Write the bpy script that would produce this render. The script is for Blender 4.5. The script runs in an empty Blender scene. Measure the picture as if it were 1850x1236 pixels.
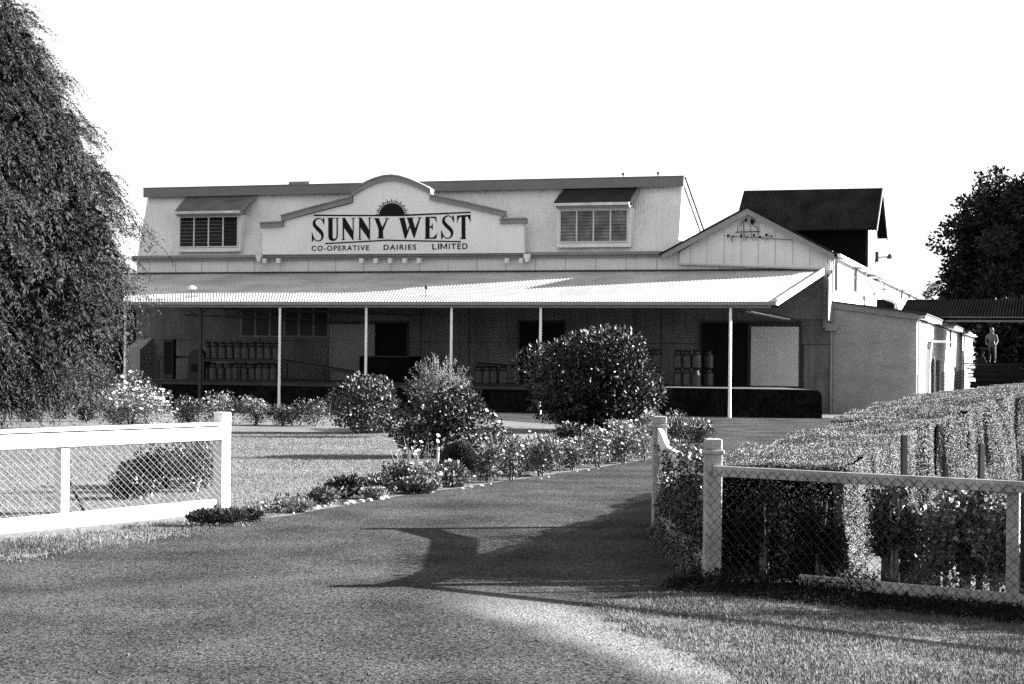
import bpy, bmesh, math, random
import numpy as np
from mathutils import Vector, Matrix
random.seed(7); rng = np.random.default_rng(11)
R = math.radians
SC = bpy.context.scene
COL = SC.collection

# ------------------------------------------------------------------ camera, sky, sun, exposure
F_PX, CX, CY, W_PX = 3085.0, 925.0, 618.0, 1850.0
EYE = Vector((0, 0, 1.9))
PITCH = math.atan(27 / F_PX); ROLL = 0.010
FWD = Vector((0, math.cos(PITCH), math.sin(PITCH)))
U0 = Vector((0, -math.sin(PITCH), math.cos(PITCH))); R0 = Vector((1, 0, 0))
RGT = R0 * math.cos(ROLL) + U0 * math.sin(ROLL)
UPV = U0 * math.cos(ROLL) - R0 * math.sin(ROLL)
cam_d = bpy.data.cameras.new('camera'); cam = bpy.data.objects.new('camera', cam_d); COL.objects.link(cam)
cam_d.sensor_width = 36; cam_d.lens = 36 * F_PX / W_PX; cam_d.clip_start = 0.1; cam_d.clip_end = 3000
m3 = Matrix((RGT, UPV, -FWD)).transposed()
cam.matrix_world = Matrix.Translation(EYE) @ m3.to_4x4()
SC.camera = cam

SUN_EL, SUN_AZ = R(20.8), R(10.0)        # azimuth measured from +X towards +Y
sdir = Vector((math.cos(SUN_EL) * math.cos(SUN_AZ), math.cos(SUN_EL) * math.sin(SUN_AZ), math.sin(SUN_EL)))
world = bpy.data.worlds.new("World"); SC.world = world; world.use_nodes = True
nt = world.node_tree; bg = nt.nodes['Background']
sky = nt.nodes.new('ShaderNodeTexSky'); sky.sky_type = 'NISHITA'; sky.sun_disc = False
sky.sun_elevation = SUN_EL; sky.sun_rotation = math.pi / 2 - SUN_AZ
sky.dust_density = 2.0; sky.air_density = 1.0
bw = nt.nodes.new('ShaderNodeRGBToBW'); hz_ = nt.nodes.new('ShaderNodeMath'); hz_.operation = 'MULTIPLY_ADD'
hz_.inputs[1].default_value = .35; hz_.inputs[2].default_value = 2.15          # thin white haze over the whole sky
nt.links.new(sky.outputs[0], bw.inputs[0]); nt.links.new(bw.outputs[0], hz_.inputs[0]); nt.links.new(hz_.outputs[0], bg.inputs[0])
bg.inputs[1].default_value = 0.05
sun_d = bpy.data.lights.new('sun', 'SUN'); sun_d.energy = 5.0; sun_d.angle = R(0.53); sun_d.color = (1, 1, 1)
sun = bpy.data.objects.new('sun', sun_d); COL.objects.link(sun)
sun.rotation_euler = (-sdir).to_track_quat('-Z', 'Y').to_euler()
SC.view_settings.view_transform = 'Standard'; SC.view_settings.look = 'None'
SC.view_settings.exposure = 3.12; SC.view_settings.gamma = 1
SC.render.engine = 'CYCLES'; SC.cycles.use_denoising = False
SC.cycles.max_bounces = 5; SC.cycles.diffuse_bounces = 3; SC.cycles.transparent_max_bounces = 8

# ------------------------------------------------------------------ measuring helpers
def ray(px, py):
    return FWD + RGT * ((px - CX) / F_PX) - UPV * ((py - CY) / F_PX)
def G(px, py, z=0.0):                    # point of the ground (height z) seen at a pixel
    d = ray(px, py); t = (z - EYE.z) / d.z
    return EYE + d * t
def DY(px, py, Y):                       # point at distance Y
    d = ray(px, py); return EYE + d * (Y / d.y)
def hor(px): return 645 + 0.01 * (px - 925)
TH = R(17.4)
UX = Vector((math.cos(TH), -math.sin(TH), 0)); UY = Vector((math.sin(TH), math.cos(TH), 0))
ORG = Vector(((1503 - CX) / F_PX * 61.0, 61.0, 0))
def L(px, py, yl=0.0):                   # (x, z) in the dairy's own frame, on its plane y = yl
    d = ray(px, py); n = UY
    t = (n.dot(ORG) + yl - n.dot(EYE)) / n.dot(d)
    p = EYE + d * t - ORG
    return (p.dot(UX), p.z)
def LX(px, py, xl):                      # (y, z) in the dairy's frame on its plane x = xl
    d = ray(px, py); n = UX
    t = (n.dot(ORG) + xl - n.dot(EYE)) / n.dot(d)
    p = EYE + d * t - ORG
    return (p.dot(UY), p.z)
def WLD(x, y, z): return ORG + UX * x + UY * y + Vector((0, 0, z))
def LOC(p): q = p - ORG; return (q.dot(UX), q.dot(UY), q.z)

# ------------------------------------------------------------------ materials
MATS = {}
def mat(name, v, rough=0.8, var=0.25, scale=3.0, bump=0.0, bscale=40.0, spec=0.3, island=0.0, metal=0.0, fine=0.0, fscale=120.0, streak=0.0):
    if name in MATS: return MATS[name]
    m = bpy.data.materials.new(name); m.use_nodes = True; n = m.node_tree; b = n.nodes['Principled BSDF']
    b.inputs['Roughness'].default_value = rough; b.inputs['Specular IOR Level'].default_value = spec
    b.inputs['Metallic'].default_value = metal
    tc = n.nodes.new('ShaderNodeTexCoord')
    def noise(sc, det=5):
        t = n.nodes.new('ShaderNodeTexNoise'); t.inputs['Scale'].default_value = sc; t.inputs['Detail'].default_value = det
        n.links.new(tc.outputs['Object'], t.inputs['Vector']); return t
    def rng_(src, lo, hi, a=0.3, c=0.7):
        r = n.nodes.new('ShaderNodeMapRange'); r.inputs[1].default_value = a; r.inputs[2].default_value = c
        r.inputs[3].default_value = lo; r.inputs[4].default_value = hi; n.links.new(src, r.inputs[0]); return r.outputs[0]
    def mul(a, c):
        k = n.nodes.new('ShaderNodeMath'); k.operation = 'MULTIPLY'; n.links.new(a, k.inputs[0])
        if isinstance(c, float): k.inputs[1].default_value = c
        else: n.links.new(c, k.inputs[1])
        return k.outputs[0]
    out = rng_(noise(scale).outputs['Fac'], v * (1 - var), v * (1 + var))
    if fine: out = mul(out, rng_(noise(fscale, 3).outputs['Fac'], 1 - fine, 1 + fine, .36, .64))
    if streak:
        mp = n.nodes.new('ShaderNodeMapping'); mp.inputs['Scale'].default_value = (5, 5, .35); n.links.new(tc.outputs['Object'], mp.inputs['Vector'])
        t = n.nodes.new('ShaderNodeTexNoise'); t.inputs['Scale'].default_value = 1.6; t.inputs['Detail'].default_value = 6; n.links.new(mp.outputs[0], t.inputs['Vector'])
        out = mul(out, rng_(t.outputs['Fac'], 1 - streak, 1 + streak * .4, .35, .55))
    if island:
        g = n.nodes.new('ShaderNodeNewGeometry'); out = mul(out, rng_(g.outputs['Random Per Island'], 1 - island, 1 + island, 0, 1))
    n.links.new(out, b.inputs['Base Color'])
    if bump:
        bp = n.nodes.new('ShaderNodeBump'); bp.inputs['Strength'].default_value = bump; bp.inputs['Distance'].default_value = 0.02
        n.links.new(noise(bscale, 6).outputs['Fac'], bp.inputs['Height']); n.links.new(bp.outputs[0], b.inputs['Normal'])
    m['out'] = 0
    MATS[name] = m; return m

def brick_mat(name, v, mortar, sx=0.24, sy=0.08, depth=0.4, rough=0.9):
    if name in MATS: return MATS[name]
    m = bpy.data.materials.new(name); m.use_nodes = True; n = m.node_tree; b = n.nodes['Principled BSDF']
    b.inputs['Roughness'].default_value = rough
    tc = n.nodes.new('ShaderNodeTexCoord'); sp = n.nodes.new('ShaderNodeSeparateXYZ'); cb = n.nodes.new('ShaderNodeCombineXYZ')
    ad = n.nodes.new('ShaderNodeMath'); ad.operation = 'ADD'
    n.links.new(tc.outputs['Object'], sp.inputs[0]); n.links.new(sp.outputs[0], ad.inputs[0]); n.links.new(sp.outputs[1], ad.inputs[1])
    n.links.new(ad.outputs[0], cb.inputs[0]); n.links.new(sp.outputs[2], cb.inputs[1])
    t = n.nodes.new('ShaderNodeTexBrick'); n.links.new(cb.outputs[0], t.inputs['Vector'])
    t.inputs['Scale'].default_value = 1; t.inputs['Brick Width'].default_value = sx; t.inputs['Row Height'].default_value = sy
    t.inputs['Mortar Size'].default_value = sy * 0.12
    t.inputs['Color1'].default_value = (v * .9,) * 3 + (1,); t.inputs['Color2'].default_value = (v * 1.1,) * 3 + (1,)
    t.inputs['Mortar'].default_value = (mortar,) * 3 + (1,)
    nz = n.nodes.new('ShaderNodeTexNoise'); nz.inputs['Scale'].default_value = 1.3; nz.inputs['Detail'].default_value = 6
    n.links.new(tc.outputs['Object'], nz.inputs['Vector'])
    mr = n.nodes.new('ShaderNodeMapRange'); mr.inputs[1].default_value = .3; mr.inputs[2].default_value = .7; mr.inputs[3].default_value = .82; mr.inputs[4].default_value = 1.12
    n.links.new(nz.outputs['Fac'], mr.inputs[0])
    vm = n.nodes.new('ShaderNodeVectorMath'); vm.operation = 'SCALE'; n.links.new(t.outputs['Color'], vm.inputs[0]); n.links.new(mr.outputs[0], vm.inputs['Scale'])
    n.links.new(vm.outputs[0], b.inputs['Base Color'])
    bp = n.nodes.new('ShaderNodeBump'); bp.inputs['Strength'].default_value = depth; bp.inputs['Distance'].default_value = 0.01; bp.invert = True
    n.links.new(t.outputs['Fac'], bp.inputs['Height']); n.links.new(bp.outputs[0], b.inputs['Normal'])
    MATS[name] = m; return m

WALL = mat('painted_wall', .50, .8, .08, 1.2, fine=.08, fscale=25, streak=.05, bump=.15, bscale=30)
WALL_SHADED = mat('painted_wall_shaded', .11, .85, .25, 1.0, fine=.15, fscale=20, streak=.2)  # verandah shade put into the colour of the lower wall
WALL_WHITE = mat('whitewash', .55, .8, .08, 1.5, fine=.06, fscale=30)
SIGN = mat('sign_board', .56, .7, .05, 1.0, fine=.05, fscale=40, streak=.03)
TRIM = mat('grey_trim', .15, .6, .12, 2.0, fine=.1)
TRIM_D = mat('dark_trim', .02, .6, .2, 2.0)
FASCIA = mat('roof_fascia', .11, .6, .10, 1.5, fine=.12, fscale=30)
BLACK = mat('black_paint', .006, .7, .2, 3, spec=.1)
IRON = mat('galvanised_iron', .26, .42, .28, .7, fine=.12, fscale=18, metal=.0, spec=.6)
IRON_D = mat('dark_roof_iron', .012, .9, .35, 1.2, fine=.4, fscale=14, spec=.0)
HOODR = mat('hood_roof', .012, .7, .3, 2, spec=.1)
HOODL = mat('hood_roof_light', .06, .7, .3, 2)
GLASS_D = mat('dark_glass', .006, .25, .3, 2, spec=.12)
GLASS_L = mat('curtained_glass', .09, .3, .75, 2.0, spec=.25)
WFRAME = mat('window_frame', .40, .6, .1, 5)
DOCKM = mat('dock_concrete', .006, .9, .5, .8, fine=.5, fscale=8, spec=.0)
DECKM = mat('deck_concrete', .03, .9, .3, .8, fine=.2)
DARKM = mat('dark_steel', .006, .5, .3, 4)
CANM = mat('tinned_steel', .045, .4, .35, 6, metal=.3)
CAND = mat('can_lid', .012, .4, .25, 6, metal=.3)
POSTM = mat('post_paint', .72, .6, .12, 8, fine=.1)
FENCEW = mat('fence_white', .50, .65, .07, 6, fine=.08, fscale=60, bump=.15, bscale=60)
FENCEG = mat('fence_weathered', .21, .75, .22, 4, fine=.2, fscale=40, streak=.15, bump=.2, bscale=50)
WIREL = mat('wire_light', .15, .4, .1, 8)
WIRED = mat('wire_dark', .012, .5, .2, 8)
WOOD = mat('stake_wood', .012, .9, .3, 8)
WOODL = mat('stake_wood_light', .22, .9, .25, 8)
BARK = mat('bark', .10, .95, .4, 6, bump=.6, bscale=15)
STONE = mat('white_stone', .22, .9, .15, 8, bump=.4, bscale=18)
SHEDM = mat('dark_shed', .006, .9, .3, 1.2, spec=.05)
LEAF = mat('leaf_mid', .038, .5, .3, 3, island=.4, spec=.35)
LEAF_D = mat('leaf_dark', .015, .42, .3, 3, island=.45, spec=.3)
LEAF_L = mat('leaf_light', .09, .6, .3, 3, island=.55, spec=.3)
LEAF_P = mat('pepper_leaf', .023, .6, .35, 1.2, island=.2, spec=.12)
LEAF_H = mat('hedge_leaf', .14, .7, .18, 2.5, island=.22, spec=.08)
LEAF_S = mat('leaf_shade', .009, .8, .3, 3, island=.3, spec=.0)  # near-black leaf: shade by the fence is put into the colour
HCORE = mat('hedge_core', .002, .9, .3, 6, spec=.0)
PETAL = mat('petal', .42, .6, .08, 9, island=.2)
SKIN = mat('skin', .022, .6, .05, 9); SHIRT = mat('shirt', .035, .8, .05, 9); CANOPYM = mat('canopy_iron', .003, .95, .3, 1, spec=.0); HAIR = mat('hair', .02, .6, .1, 9)

# ------------------------------------------------------------------ object helpers
def link(o, parent=None):
    COL.objects.link(o)
    if parent is not None: o.parent = parent
    return o
def tag(o, label, cat, group=None, kind=None):
    if label: o['label'] = label
    if cat: o['category'] = cat
    if group: o['group'] = group
    if kind: o['kind'] = kind
    return o
def thing(name, label, cat, loc=(0, 0, 0), rz=0, group=None):
    o = bpy.data.objects.new(name, None); o.location = loc; o.rotation_euler = (0, 0, rz); o.empty_display_size = .2
    link(o); return tag(o, label, cat, group)
def dup(root, loc=None, rz=None, label=None):
    c = root.copy(); COL.objects.link(c)
    if root.name.startswith('milk_can'): c.scale = (random.uniform(.94, 1.04),) * 2 + (random.uniform(.97, 1.02),)
    if loc is not None: c.location = loc
    if rz is not None: c.rotation_euler = (0, 0, rz)
    if label: c['label'] = label
    for ch in [o for o in bpy.data.objects if o.parent is root]:
        k = ch.copy(); COL.objects.link(k); k.parent = c
        for g in [o for o in bpy.data.objects if o.parent is ch]:
            q = g.copy(); COL.objects.link(q); q.parent = k
    return c

class MB:
    def __init__(s): s.v = []; s.f = []
    def poly(s, pts): i = len(s.v); s.v += [tuple(p) for p in pts]; s.f.append(tuple(range(i, i + len(pts)))); return s
    def box(s, x0, x1, y0, y1, z0, z1):
        if x0 > x1: x0, x1 = x1, x0
        if y0 > y1: y0, y1 = y1, y0
        if z0 > z1: z0, z1 = z1, z0
        i = len(s.v)
        s.v += [(x0,y0,z0),(x1,y0,z0),(x1,y1,z0),(x0,y1,z0),(x0,y0,z1),(x1,y0,z1),(x1,y1,z1),(x0,y1,z1)]
        s.f += [tuple(i + k for k in q) for q in ((0,3,2,1),(4,5,6,7),(0,1,5,4),(1,2,6,5),(2,3,7,6),(3,0,4,7))]
        return s
    def prism(s, pts, off):              # a planar polygon swept by the vector off
        n = len(pts); i = len(s.v); off = Vector(off); P = [Vector(p) for p in pts]
        s.v += [tuple(p) for p in P] + [tuple(p + off) for p in P]
        s.f.append(tuple(i + k for k in range(n))[::-1]); s.f.append(tuple(i + n + k for k in range(n)))
        s.f += [(i + k, i + (k + 1) % n, i + n + (k + 1) % n, i + n + k) for k in range(n)]
        return s
    def xz(s, pts, y0, y1): return s.prism([(p[0], y0, p[1]) for p in pts], (0, y1 - y0, 0))
    def bar(s, a, b, w, h, up=(0, 0, 1)):  # box beam from a to b
        a = Vector(a); b = Vector(b); d = (b - a).normalized(); u = Vector(up)
        sd = d.cross(u)
        if sd.length < 1e-4: sd = d.cross(Vector((1, 0, 0)))
        sd.normalize(); u2 = sd.cross(d).normalized()
        q = [a + sd * sx * w / 2 + u2 * sz * h / 2 for sx, sz in ((-1,-1),(1,-1),(1,1),(-1,1))]
        return s.prism(q, b - a)
    def tube(s, pts, r, n=6, taper=None):
        P = [Vector(p) for p in pts]; i0 = len(s.v); m = len(P)
        ref = Vector((0, 0, 1)) if abs((P[-1] - P[0]).normalized().z) < .9 else Vector((1, 0, 0))
        for k, p in enumerate(P):
            d = (P[min(k + 1, m - 1)] - P[max(k - 1, 0)]).normalized()
            a = d.cross(ref).normalized(); b = d.cross(a)
            rr = r if taper is None else r + (taper - r) * k / max(1, m - 1)
            s.v += [tuple(p + (a * math.cos(2*math.pi*j/n) + b * math.sin(2*math.pi*j/n)) * rr) for j in range(n)]
        for k in range(m - 1):
            for j in range(n):
                a = i0 + k * n + j; b = i0 + k * n + (j + 1) % n
                s.f.append((a, b, b + n, a + n))
        s.f.append(tuple(i0 + j for j in range(n))[::-1]); s.f.append(tuple(i0 + (m - 1) * n + j for j in range(n)))
        return s
    def lathe(s, prof, n=12, c=(0, 0, 0)):
        i0 = len(s.v)
        for r, z in prof: s.v += [(c[0] + r*math.cos(2*math.pi*j/n), c[1] + r*math.sin(2*math.pi*j/n), c[2] + z) for j in range(n)]
        for k in range(len(prof) - 1):
            for j in range(n):
                a = i0 + k*n + j; b = i0 + k*n + (j+1) % n; s.f.append((a, b, b+n, a+n))
        s.f.append(tuple(i0 + j for j in range(n))[::-1]); s.f.append(tuple(i0 + (len(prof)-1)*n + j for j in range(n)))
        return s
    def corr(s, A, B, C, D, pitch=.076, amp=.009, rows=1, seg=6, thick=0.0):
        # corrugated sheet: A-B is one edge across the ribs, D-C the other; ribs run A->D
        A, B, C, D = map(Vector, (A, B, C, D)); n = max(2, int((B - A).length / pitch)) * seg
        nr = (B - A).cross(D - A).normalized()
        if nr.z < 0: nr = -nr
        i0 = len(s.v)
        for r in range(rows + 1):
            t = r / rows
            for k in range(n + 1):
                u = k / n; p = A.lerp(B, u).lerp(D.lerp(C, u), t) + nr * amp * math.sin(2 * math.pi * k / seg)
                s.v.append(tuple(p))
        w = n + 1
        for r in range(rows):
            for k in range(n): a = i0 + r*w + k; s.f.append((a, a+1, a+1+w, a+w))
        return s
    def build(s, name, m, parent=None, loc=None, bevel=0, smooth=False):
        me = bpy.data.meshes.new(name); me.from_pydata(s.v, [], s.f); me.update()
        bm = bmesh.new(); bm.from_mesh(me); bmesh.ops.recalc_face_normals(bm, faces=bm.faces); bm.to_mesh(me); bm.free()
        for x in (m if isinstance(m, (list, tuple)) else [m]): me.materials.append(x)
        if smooth: me.polygons.foreach_set('use_smooth', [True] * len(me.polygons))
        o = bpy.data.objects.new(name, me); link(o, parent)
        if loc is not None: o.location = loc
        if bevel:
            b = o.modifiers.new('bevel', 'BEVEL'); b.width = bevel; b.segments = 2; b.limit_method = 'ANGLE'
        return o

def pieces(b, name, m, parent, bevel=0):        # every loose piece of b becomes an object of its own
    par = list(range(len(b.v)))
    def find(i):
        while par[i] != i: par[i] = par[par[i]]; i = par[i]
        return i
    for f in b.f:
        r = find(f[0])
        for q in f[1:]: par[find(q)] = r
    grp = {}
    for f in b.f: grp.setdefault(find(f[0]), []).append(f)
    out = []
    for fs_ in grp.values():
        ix = sorted({i for f in fs_ for i in f}); mp = {i: k for k, i in enumerate(ix)}
        c = MB(); c.v = [b.v[i] for i in ix]; c.f = [tuple(mp[i] for i in f) for f in fs_]; out.append(c.build(name, m, parent, bevel=bevel))
    return out

def raw_mesh(name, V, Fq, m, parent=None, loc=None):   # V (n,3), Fq (k,4|3) numpy
    me = bpy.data.meshes.new(name); k = Fq.shape[1]
    me.vertices.add(len(V)); me.vertices.foreach_set('co', V.astype(np.float32).ravel())
    me.loops.add(Fq.size); me.loops.foreach_set('vertex_index', Fq.astype(np.int32).ravel())
    me.polygons.add(len(Fq)); me.polygons.foreach_set('loop_start', np.arange(0, Fq.size, k, dtype=np.int32))
    me.update(calc_edges=True); me.validate(); me.materials.append(m)
    o = bpy.data.objects.new(name, me); link(o, parent)
    if loc is not None: o.location = loc
    return o
def unit(a): return a / (np.linalg.norm(a, axis=1, keepdims=True) + 1e-9)
def leaves(P, size, axis=None, wid=.45, up=0.0, nrm=None):     # folded diamond leaves
    n = len(P); a = unit(rng.normal(size=(n, 3))) if axis is None else unit(axis)
    if up: a = unit(a + np.array([0, 0, up]))
    q = rng.normal(size=(n, 3)) if nrm is None else unit(nrm) + rng.normal(size=(n, 3)) * .45
    b = unit(np.cross(a, q)); c = np.cross(a, b)
    s = (np.asarray(size) * rng.uniform(.6, 1.3, n))[:, None]
    v0 = P; v1 = P + a * s * .45 + b * s * wid * .5 + c * s * .06; v2 = P + a * s; v3 = P + a * s * .45 - b * s * wid * .5 + c * s * .06
    V = np.stack([v0, v1, v2, v3], 1).reshape(-1, 3); return V, np.arange(4 * n).reshape(-1, 4)

# ------------------------------------------------------------------ ground, drive, lawn
def noise_mat_ground(name, v, var, scale, fine, fscale, bump=.5, big=.0):
    return mat(name, v, .95, var, scale, bump, fscale * .8, .1, fine=fine, fscale=fscale)
GROUND_M = noise_mat_ground('lawn_soil', .085, .22, .55, .40, 16)
VERGE_M = noise_mat_ground('verge_soil', .06, .45, 1.1, .5, 22)
def sheet(name, pts, z, m):
    b = MB(); b.poly([(p[0], p[1], z) for p in pts]); o = b.build(name, m); tag(o, None, None, kind='structure')
    me = o.data; bm = bmesh.new(); bm.from_mesh(me); bmesh.ops.triangulate(bm, faces=bm.faces)
    for f in bm.faces:
        if f.normal.z < 0: f.normal_flip()
    bm.to_mesh(me); bm.free(); return o
sheet('ground', [(-900, -60), (900, -60), (900, 1600), (-900, 1600)], 0, GROUND_M)
def ragged(pts, amp, step=.22, closed=True):
    out = []; n = len(pts)
    for i in range(n if closed else n - 1):
        a = Vector(pts[i]); b = Vector(pts[(i + 1) % n]); d = b - a; k = max(1, min(60, int(d.length / step))); nn = Vector((-d.y, d.x)).normalized()
        for j in range(k):
            p = a + d * j / k; w = amp * (.5 * math.sin(p.x * 5.1 + p.y * 3.7) + .5 * math.sin(p.x * 11.3 - p.y * 7.9) + .3 * math.sin(p.x * 29 + p.y * 23) + random.uniform(-.12, .12)); out.append(tuple(p + nn * w))
    return out
def g2(px, py): p = G(px, py); return (p.x, p.y)
# road material: fine bitumen with a pale worn gravel shoulder along its right edge
rm = mat('driveway_bitumen', .036, .92, .38, .9, 1.0, 60, .0, fine=.78, fscale=46)
nd = rm.node_tree; bs = nd.nodes['Principled BSDF']; src = bs.inputs['Base Color'].links[0].from_socket
A = G(760, 1075); B = G(1330, 1270); dv = (B - A).normalized(); nv = Vector((-dv.y, dv.x, 0))
geo = nd.nodes.new('ShaderNodeNewGeometry')
def dotn(v, p0):
    s = nd.nodes.new('ShaderNodeVectorMath'); s.operation = 'SUBTRACT'; nd.links.new(geo.outputs['Position'], s.inputs[0]); s.inputs[1].default_value = p0
    d = nd.nodes.new('ShaderNodeVectorMath'); d.operation = 'DOT_PRODUCT'; nd.links.new(s.outputs[0], d.inputs[0]); d.inputs[1].default_value = v
    return d.outputs['Value']
def mth(op, a, b_):
    k = nd.nodes.new('ShaderNodeMath'); k.operation = op
    for i, x in enumerate((a, b_)):
        if isinstance(x, (int, float)): k.inputs[i].default_value = x
        elif x is not None: nd.links.new(x, k.inputs[i])
    return k.outputs[0]
def mrange(x, a, b_, lo=0., hi=1.):
    r = nd.nodes.new('ShaderNodeMapRange'); r.interpolation_type = 'SMOOTHSTEP'
    for i, q in enumerate((a, b_, lo, hi)): r.inputs[i + 1].default_value = q
    nd.links.new(x, r.inputs[0]); return r.outputs[0]
nz = nd.nodes.new('ShaderNodeTexNoise'); nz.inputs['Scale'].default_value = .9; nz.inputs['Detail'].default_value = 7; nd.links.new(geo.outputs['Position'], nz.inputs['Vector'])
wob = mth('MULTIPLY', mth('SUBTRACT', nz.outputs['Fac'], .5), 1.1)
s_ = mth('ADD', mth('ABSOLUTE', dotn(nv, tuple(A + nv * .42)), None), wob)
t_ = mth('ADD', dotn(dv, tuple(A)), wob)
mask = mth('MULTIPLY', mrange(s_, 0.05, .62, 1., 0.), mrange(t_, -.3, 1.3))
# fainter paler wheel track curving across the drive
A2 = G(0, 1090); B2 = G(620, 1040); d2 = (B2 - A2).normalized(); n2 = Vector((-d2.y, d2.x, 0))
s2 = mth('ADD', mth('ABSOLUTE', dotn(n2, tuple(A2)), None), wob)
mask2 = mth('MULTIPLY', mrange(s2, 0.0, .45, .13, 0.), mrange(dotn(d2, tuple(A2)), 5.5, 2.5))
msk = mth('MAXIMUM', mask, mask2)
nf = nd.nodes.new('ShaderNodeTexNoise'); nf.inputs['Scale'].default_value = 60; nf.inputs['Detail'].default_value = 3; nd.links.new(geo.outputs['Position'], nf.inputs['Vector'])
pale = mrange(nf.outputs['Fac'], .35, .65, .06, .18)
mx = nd.nodes.new('ShaderNodeMix'); mx.data_type = 'FLOAT'; nd.links.new(msk, mx.inputs[0]); nd.links.new(src, mx.inputs[2]); nd.links.new(pale, mx.inputs[3])
nd.links.new(mx.outputs[0], bs.inputs['Base Color'])

def wl(x, y): p = WLD(x, y, 0); return (p.x, p.y)
left_edge = [g2(*p) for p in ((-900, 1150), (-400, 1080), (-60, 1030), (0, 1017), (100, 1001), (200, 987), (300, 972), (370, 958), (450, 944), (520, 932), (600, 918), (700, 901), (800, 886), (900, 872), (1000, 857), (1090, 844), (1180, 829), (1235, 805), (1262, 785))]
right_edge = [g2(*p) for p in ((1500, 1262), (1350, 1238), (1300, 1216), (1230, 1182), (1160, 1146), (1110, 1118), (1070, 1098), (1120, 1086), (1282, 1064), (1238, 1008), (1196, 960))]
road = [(-16, 2), (-16, 8)] + left_edge + [wl(-9, -12.2), wl(-40, -11.2), wl(-40, -5), wl(6, -5), (8.0, 34.4), (4.0, 21.8), (1.9, 15.4)] + right_edge[::-1][:-1] + [(2.2, 7.5), (3.0, 2)]
_re = len(right_edge) - 1; road = [(-16, 2), (-16, 8)] + ragged(left_edge, .04, closed=False) + road[len(left_edge) + 1:-(_re + 2)] + ragged(right_edge[::-1][:-1], .10, .1, closed=False) + road[-2:]
sheet('driveway', road, .008, rm)
# left verge strip between road and fence board
verge = [g2(*p) for p in ((-900, 1160), (-400, 1090), (-60, 1036), (0, 1022), (100, 1006), (200, 992), (300, 977), (370, 963), (430, 952), (430, 930), (300, 945), (100, 968), (-60, 980), (-500, 1008), (-900, 1050))]
verge = ragged(verge, .07, .15); sheet('grass_verge', [(x + .0, y - (.25 if i < 60 else 0)) for i, (x, y) in enumerate(verge)], .004, VERGE_M)
verge2 = right_edge[::-1][3:] + [(3.6, 7.3), (9, 7.3), (9, 12.5), (4.2, 12.6), (1.75, 14.5)]
verge2 = [g2(*p) for p in ((1284, 1060), (1120, 1084), (1066, 1099), (1108, 1120), (1158, 1148), (1228, 1184), (1298, 1218), (1348, 1240), (1500, 1264))] + [(4.5, 7.2), (12, 7.2), (12, 11.2), (1.75, 14.6)]
sheet('roadside_grass', [(x - .35 if i < 9 else x, y) for i, (x, y) in enumerate(verge2)], .004, VERGE_M); verge2 = ragged(verge2, .11, .10)

def inpoly(P, poly):
    x, y = P[:, 0], P[:, 1]; ins = np.zeros(len(P), bool); n = len(poly); j = n - 1
    for i in range(n):
        xi, yi = poly[i]; xj, yj = poly[j]
        c = ((yi > y) != (yj > y)) & (x < (xj - xi) * (y - yi) / (yj - yi + 1e-12) + xi)
        ins ^= c; j = i
    return ins
def sample(poly, dens):
    a = np.array(poly); lo = a.min(0); hi = a.max(0); n = int((hi - lo).prod() * dens)
    P = rng.uniform(lo, hi, (n, 2)); return P[inpoly(P, poly)]
def vnoise(P, s, seed=0):
    q = P * s; return (np.sin(q[:, 0]*1.7 + seed + 1.3*np.sin(q[:, 1]*1.1 + seed)) + np.sin(q[:, 1]*2.3 + 1.7*np.sin(q[:, 0]*.9 + 2*seed)) + np.sin((q[:, 0] + q[:, 1])*3.1 + seed)) / 3
def blades(name, P, h, w, m, label, lean=.5):
    n = len(P); B = np.c_[P, np.full(n, .002)]; a = rng.uniform(0, 2*np.pi, n); H = h * rng.uniform(.4, 1.3, n)
    d = np.c_[np.cos(a), np.sin(a), np.zeros(n)] * (w * rng.uniform(.6, 1.4, n))[:, None]
    tip = B + np.c_[rng.normal(size=(n, 2)) * (H * lean)[:, None], H]
    V = np.stack([B - d, B + d, tip], 1).reshape(-1, 3)
    o = raw_mesh(name, V, np.arange(3*n).reshape(-1, 3), m); return tag(o, label, 'grass', kind='stuff')
GRASS = mat('grass_blade', .092, .8, .5, .5, island=.3, spec=.05)
GRASS2 = mat('lawn_blade', .10, .8, .25, .35, island=.15, spec=.05)
fr_ = [(x + q, y + w) for (x, y) in verge2[:150] for q, w in rng.normal(size=(60, 2)) * .11]; P = np.r_[sample(verge2, 5600), np.array(fr_)]; P = P[vnoise(P, 2.2, 1) + rng.normal(size=len(P))*.35 > -.45]
blades('verge_grass', P, .026, .0035, GRASS, 'short clipped grass on the roadside below the right fence')
fr_ = [(x + q, y + w) for (x, y) in verge[:120] for q, w in rng.normal(size=(20, 2)) * .08]; P = np.r_[sample(verge, 2600), np.array(fr_)]; P = P[vnoise(P, 2.5, 3) + rng.normal(size=len(P))*.4 > -.2]
blades('verge_grass', P, .035, .005, GRASS, 'patchy grass between the white fence board and the drive')
lawnp = [g2(*p) for p in ((-80, 965), (380, 925), (470, 938), (600, 912), (760, 880), (800, 790), (620, 782), (-80, 776))]
P = sample(lawnp, 600); blades('lawn_grass', P, .02, .006, GRASS2, 'mown lawn between the white fence and the flower beds')
# loose stones on the drive
peb = MB()
for i in range(260):
    px = random.uniform(0, 1400); py = 980 + 250 * random.random() ** .8
    p = G(px, py)
    if not inpoly(np.array([[p.x, p.y]]), road)[0]: continue
    r = .003 + .011 * random.random() ** 3; peb.lathe([(r*.6, 0), (r, r*.4), (r*.5, r*.9)], 5, (p.x, p.y, .008))
tag(peb.build('loose_gravel', mat('pebble', .04, .9, .7, 9, island=.8)), 'loose stones scattered over the bitumen drive', 'gravel', kind='stuff')

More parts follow.
